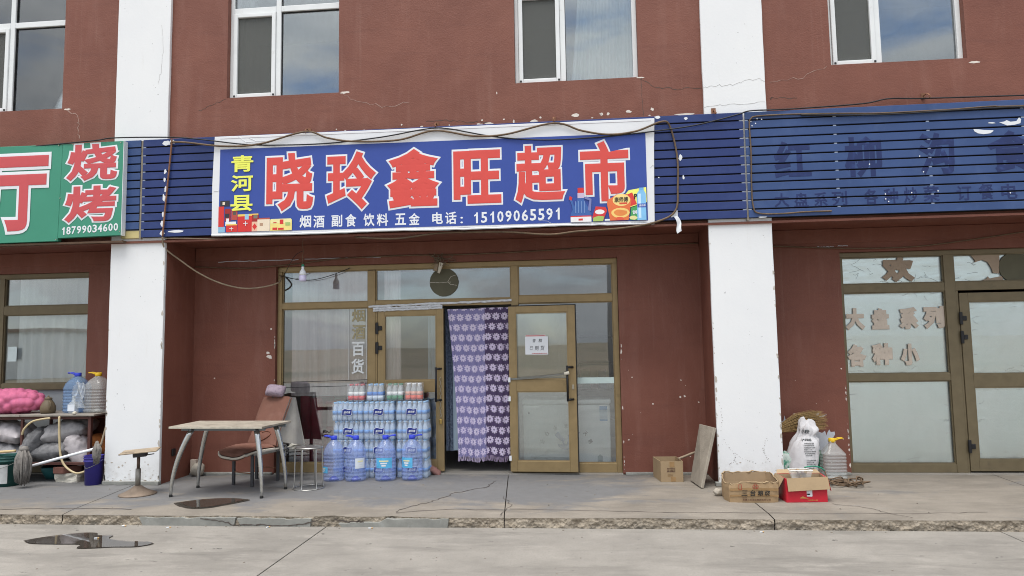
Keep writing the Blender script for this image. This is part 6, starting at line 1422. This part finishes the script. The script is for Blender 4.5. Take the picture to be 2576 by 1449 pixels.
def print_sack():
    t = thing('woven_sack', (4.84, .30, 0), 'white woven sack with black printed text slumped against the right pillar', 'sack'); mt = M('woven_white', (.60, .59, .60), .7, 0, .10, 8, 24, .4, dirt=((.40, .38, .37), 6, .55, .8))
    N = 64; prof = [(.0, .150), (.03, .172), (.08, .18), (.14, .186), (.20, .186), (.26, .184), (.32, .178), (.38, .170), (.43, .155), (.47, .132), (.50, .108), (.525, .096), (.55, .102), (.58, .112), (.61, .112), (.635, .098), (.655, .07), (.662, .03)]
    def P(j, k, dr=0):
        z, r = prof[k]; a = 2*PI*j/N
        q = Vector((math.cos(a)*1.2, math.sin(a)*1.2, z*4.5))
        cr = abs(noise.noise(q*2.1))*.34+abs(noise.noise(q*4.3+Vector((3, 0, 0))))*.16
        pl = .10*math.sin(9*a+1.5*math.sin(z*14))*math.exp(-((z-.51)/.07)**2)       # pleats where the mouth is gathered
        lump = 1+.10*math.sin(a+.6)*(1 if z < .45 else 2.2)-cr*(.55 if z < .45 else .95)+pl+.06
        rr = r*lump+dr; cx = 4.815+.10*z-.02*math.sin(z*9)+(.03 if z > .5 else 0)*min(1, (z-.5)*12); cy = .30+.05*z
        return Vector((cx+rr*math.cos(a), cy+rr*.60*math.sin(a), max(.002, z+(.035*math.sin(a*1.0-.4)+.02*math.sin(3*a))*(max(0, z-.42)/.2))))
    m = MB(); vs = [P(j, k) for k in range(len(prof)) for j in range(N)]; m.add(vs, [(k*N+j, k*N+(j+1) % N, (k+1)*N+(j+1) % N, (k+1)*N+j) for k in range(len(prof)-1) for j in range(N)]+[tuple((len(prof)-1)*N+j for j in range(N))]); m.build('bag', mt, t, True)
    ink = M('sack_ink', (.06, .07, .075), .8); rnd = random.Random(8)
    def surf(x, z):                                        # front surface of the sack at (x, z)
        k = max(i for i in range(len(prof)-1) if prof[i][0] <= z); f = (z-prof[k][0])/(prof[k+1][0]-prof[k][0]); best = None
        for j in range(N//2, N, 1):
            p = P(j, k).lerp(P(j, k+1), f)
            if best is None or abs(p.x-x) < abs(best.x-x): best = p
        return best.y
    def line(s_, x0, x1, z, h, bold=.015):
        m = letters(s_, (x0, z, x1, z+h), 0, bold, thick=.0005, res=1); m.v = [(x, surf(x, zz)-.006+y_, zz) for x, y_, zz in m.v]; m.build('printed_text', ink, t)
    line('小麦好', 4.845, 4.925, .535, .045, .03); line('【产品说明】', 4.83, 4.935, .455, .026, .03)
    for i, (s_, x0, x1) in enumerate((('本产品采用优质小麦精制', 4.85, 4.96), ('不含任何添加剂营养丰富', 4.84, 4.96), ('产品类型粉状产品标准', 4.84, 4.97), ('保质期十二个月', 4.84, 4.93), ('贮存条件阴凉干燥通风处', 4.84, 4.975), ('食用方法蒸煮烘焙', 4.845, 4.96), ('生产许可证编号', 4.85, 4.93))): line(s_, x0, x1, .425-.021*i-(.0 if i < 2 else .006), .012)
    for i in range(8): line(('产地新疆奇台县', '电话零九九四', '生产日期见封口', '净含量二十五千克')[i % 4], 4.855, 4.975-.03*(i % 3 == 1), .235-.021*i, .011)
print_sack()
def broom():
    t = thing('broom', (4.92, .52, .55), 'straw broom lying on top behind the white sack', 'broom'); rnd = random.Random(3)
    MB().tube([(4.15, .36, .44), (4.45, .42, .51), (4.64, .46, .56)], .016, 8).build('handle', 'mop_wood', t, True)
    m = MB()
    for i in range(260):
        f = rnd.uniform(-1, 1); g = rnd.uniform(-1, 1); L_ = rnd.uniform(.80, 1.05)
        a = Vector((4.60+.03*rnd.random(), .455+.018*g, .560+.035*f)); b = Vector((4.60+.60*L_-.05*abs(f)**2, .53+.055*g, .675+.115*f*(.8+.2*rnd.random())-.035*max(0, L_-.9)*4))
        c = a.lerp(b, .5)+Vector((0, 0, .03*f+.02)); m.tube([a, c, b], [.0035, .003, .0012], 4)
    tag(m.build('bristles', M('straw', (.33, .22, .095), .85, 0, .5, 60), t), kind='stuff')
broom()
jug('oil_jug', (5.215, .42, .003), 'clear empty ribbed jug with yellow cap standing before the peeled wall', .128, .475, 'jug_clear', 'cap_yellow', 1, None, 5, 'jug', None, 0, True)
tag(MB().lathe([(.03, 0), (.034, .01), (.034, .15), (.02, .17), (.018, .20)], 14, (5.12, .58, .10)).build('green_label_bottle', M('green_label', (.02, .17, .09), .45, 0, .2), None, True), 'small green and yellow bottle half hidden behind the clear jug', 'bottle')
tag(MB().lathe([(.034, 0), (.036, .04), (.03, .10), (0, .10)], 14, (5.12, .58, 0)).build('bottle_support', 'dirty_paper', None, True), 'pale scrap under the small green bottle behind the jug', 'scrap')
tag(pillow(.20, .16, .30, 15, 14, 12).xf(at((4.655, .33, .17), .1, .1, .1)).build('green_white_bag', M('green_white_plastic', (.50, .58, .53), .5, 0, .2, 9, dirt=((.06, .28, .18), 9, .5, .58)), None, True), 'green and white plastic bag squeezed between pillar and sack', 'bag')
cable('green plastic strap bent over the back of the red carton', [(4.62, -.50, .285), (4.72, -.47, .292), (4.80, -.45, .27), (4.84, -.43, .24)], .007, M('green_strap', (.02, .24, .15), .45), 5, 'strap')
def coil():
    t = MB(); rnd = random.Random(11); c = Vector((5.21, .02, .02)); pts = []
    for i in range(46):
        a = i*.62; r = .10+.075*math.sin(i*1.7)+.04*rnd.random(); pts.append((c.x+r*1.15*math.cos(a)+.04*math.sin(i*.37), c.y+r*.85*math.sin(a)+.02*math.cos(i*.5), .010+.085*abs(math.sin(i*.9))*rnd.random()+.02*(i % 5 == 0)))
    pts = [(5.00, .06, .16), (5.02, .04, .08), (5.06, .02, .02)]+pts+[(5.34, .16, .05), (5.37, .05, .08), (5.36, -.05, .02)]
    t.tube(spline(pts, 5), .0072, 6); tag(t.build('wire_coil', 'cable_brown', None, True), 'tangled coil of brown wire lying on the walkway near the clear jug', 'wire')
coil()

# ================================================================== WATER AND LITTER ON THE GROUND
def puddle(label, pts, z, rim, nr=4):
    o = MB(); o.flat(pts, z, z+.0015); t = tag(o.build('puddle', WATER), label, 'puddle'); t['kind'] = 'thing'
    cx = sum(p[0] for p in pts)/len(pts); cy = sum(p[1] for p in pts)/len(pts)
    for k in range(nr):                                     # damp margin, fading outwards
        r_ = 1+(rim-1)*(k+1)*.8; w = [(cx+(x-cx)*r_*(1+.035*jit(i*.9, k)), cy+(y-cy)*r_*(1+.06*jit(i*.7, k+3))) for i, (x, y) in enumerate(pts)]
        MB().flat(w, z-.0012-.0012*k-.0006, z-.0012-.0012*k).build('wet_rim', film('damp', (.10, .085, .07), .30, .55, .3, 0, .3, .25), t)
def smooth_poly(pts): return [(v.x, v.y) for v in spline([(x, y, 0) for x, y in pts+[pts[0]]], 4)[:-1]]
puddle('dark puddle on the walkway in front of the table', smooth_poly([(-1.86, -.99), (-1.72, -.86), (-1.55, -.79), (-1.36, -.80), (-1.24, -.86), (-1.27, -.95), (-1.35, -1.06), (-1.45, -1.18), (-1.60, -1.20), (-1.76, -1.10)]), .0085, 1.07)
puddle('reflecting puddle on the street at lower left', smooth_poly([(-2.68, -2.09), (-2.56, -1.95), (-2.36, -1.83), (-2.20, -1.82), (-2.12, -1.90), (-1.98, -1.90), (-1.93, -2.02), (-1.72, -2.08), (-1.53, -2.09), (-1.44, -2.16), (-1.52, -2.25), (-1.72, -2.27), (-1.90, -2.31), (-2.02, -2.31), (-2.08, -2.20), (-2.35, -2.20), (-2.56, -2.18)]), -.0935, 1.018, 2)
for i, (x, y, z, a) in enumerate(((-1.62, -1.60, -.094, .3), (-2.05, -2.02, -.088, .2), (-2.1, -1.56, -.094, .1), (-.65, -1.56, -.094, 1.0), (3.9, -1.60, -.094, .4), (.35, -1.57, -.094, .2))):
    d = Vector((math.cos(a), math.sin(a), 0))*.02
    t = thing('cigarette_butt', (x, y, z), ('cigarette butt at the kerb foot below the left puddle', 'cigarette butt floating in the street puddle', 'cigarette butt at the kerb foot left of the puddle', 'cigarette butt below the patched kerb', 'cigarette butt at the kerb below the red carton', 'cigarette butt by the broken kerb hole')[i], 'cigarette butt', 'cigarette butts on the street')
    MB().tube([Vector((x, y, z))-d, Vector((x, y, z))+d*.4], .005, 7).build('paper', 'p_white', t, True); MB().tube([Vector((x, y, z))+d*.4, Vector((x, y, z))+d*1.1], .005, 7).build('filter', M('filter_tan', (.60, .36, .14), .8), t, True)
m = MB(); rnd = random.Random(31)
for i in range(70):
    x, y = rnd.uniform(-5, 7.5), rnd.choice((rnd.uniform(-1.62, -1.52), rnd.uniform(-3.2, -1.6), rnd.uniform(-1.3, .6))); z = -.10 if y < -1.5 else .003; r = rnd.uniform(.004, .011)
    m.lathe([(r, 0), (r*.9, r*.5), (r*.3, r*.8)], 5, (x, y, z))
tag(m.build('gravel_crumbs', M('crumb', (.20, .175, .145), .9, 0, .3, 30)), 'scattered gravel crumbs on street and walkway', 'gravel', kind='stuff')

# ================================================================== ACROSS THE STREET (seen as reflections only)
def far_things():
    for i, (x, y, w, d, h, lab) in enumerate(((-46, -44, 16, 8, 3.4, 'low white flat-roofed house across the street, mirrored in the left window'), (-66, -60, 14, 8, 4.2, 'cream flat-roofed house further left across the street'))):
        t = thing('low_house', (x, y, -.2), lab, 'house')
        MB().box(x-w/2, x+w/2, y-d/2, y+d/2, -.3, h).build('wall', M('far_white', (.74, .73, .70), .8, 0, .08, .5), t); MB().box(x-w/2-.2, x+w/2+.2, y-d/2-.2, y+d/2+.2, h, h+.25).build('roof', M('far_roof', (.30, .22, .17), .8), t)
        for k in range(4): MB().box(x-w/2+1.5+k*w/4, x-w/2+2.4+k*w/4, y+d/2, y+d/2+.05, 1.3, 2.1).build('window', M('far_dark', (.22, .24, .26), .3), t)
    t = thing('lamp_post', (3.9, -26.0, -.3), 'plain grey lamp post across the street, mirrored over the open door', 'lamp post')
    MB().tube([(3.9, -26, -.3), (3.9, -26, 9)], [.16, .09], 10).build('post', M('post_grey', (.30, .29, .28), .6), t, True); MB().tube(spline([(3.9, -26, 8.8), (3.9, -25.3, 9.2), (3.9, -24.3, 9.3)], 4), .05, 8).build('arm', 'post_grey', t, True); MB().box(3.78, 4.02, -24.6, -23.9, 9.2, 9.32).build('lamp_head', 'post_grey', t)
far_things()
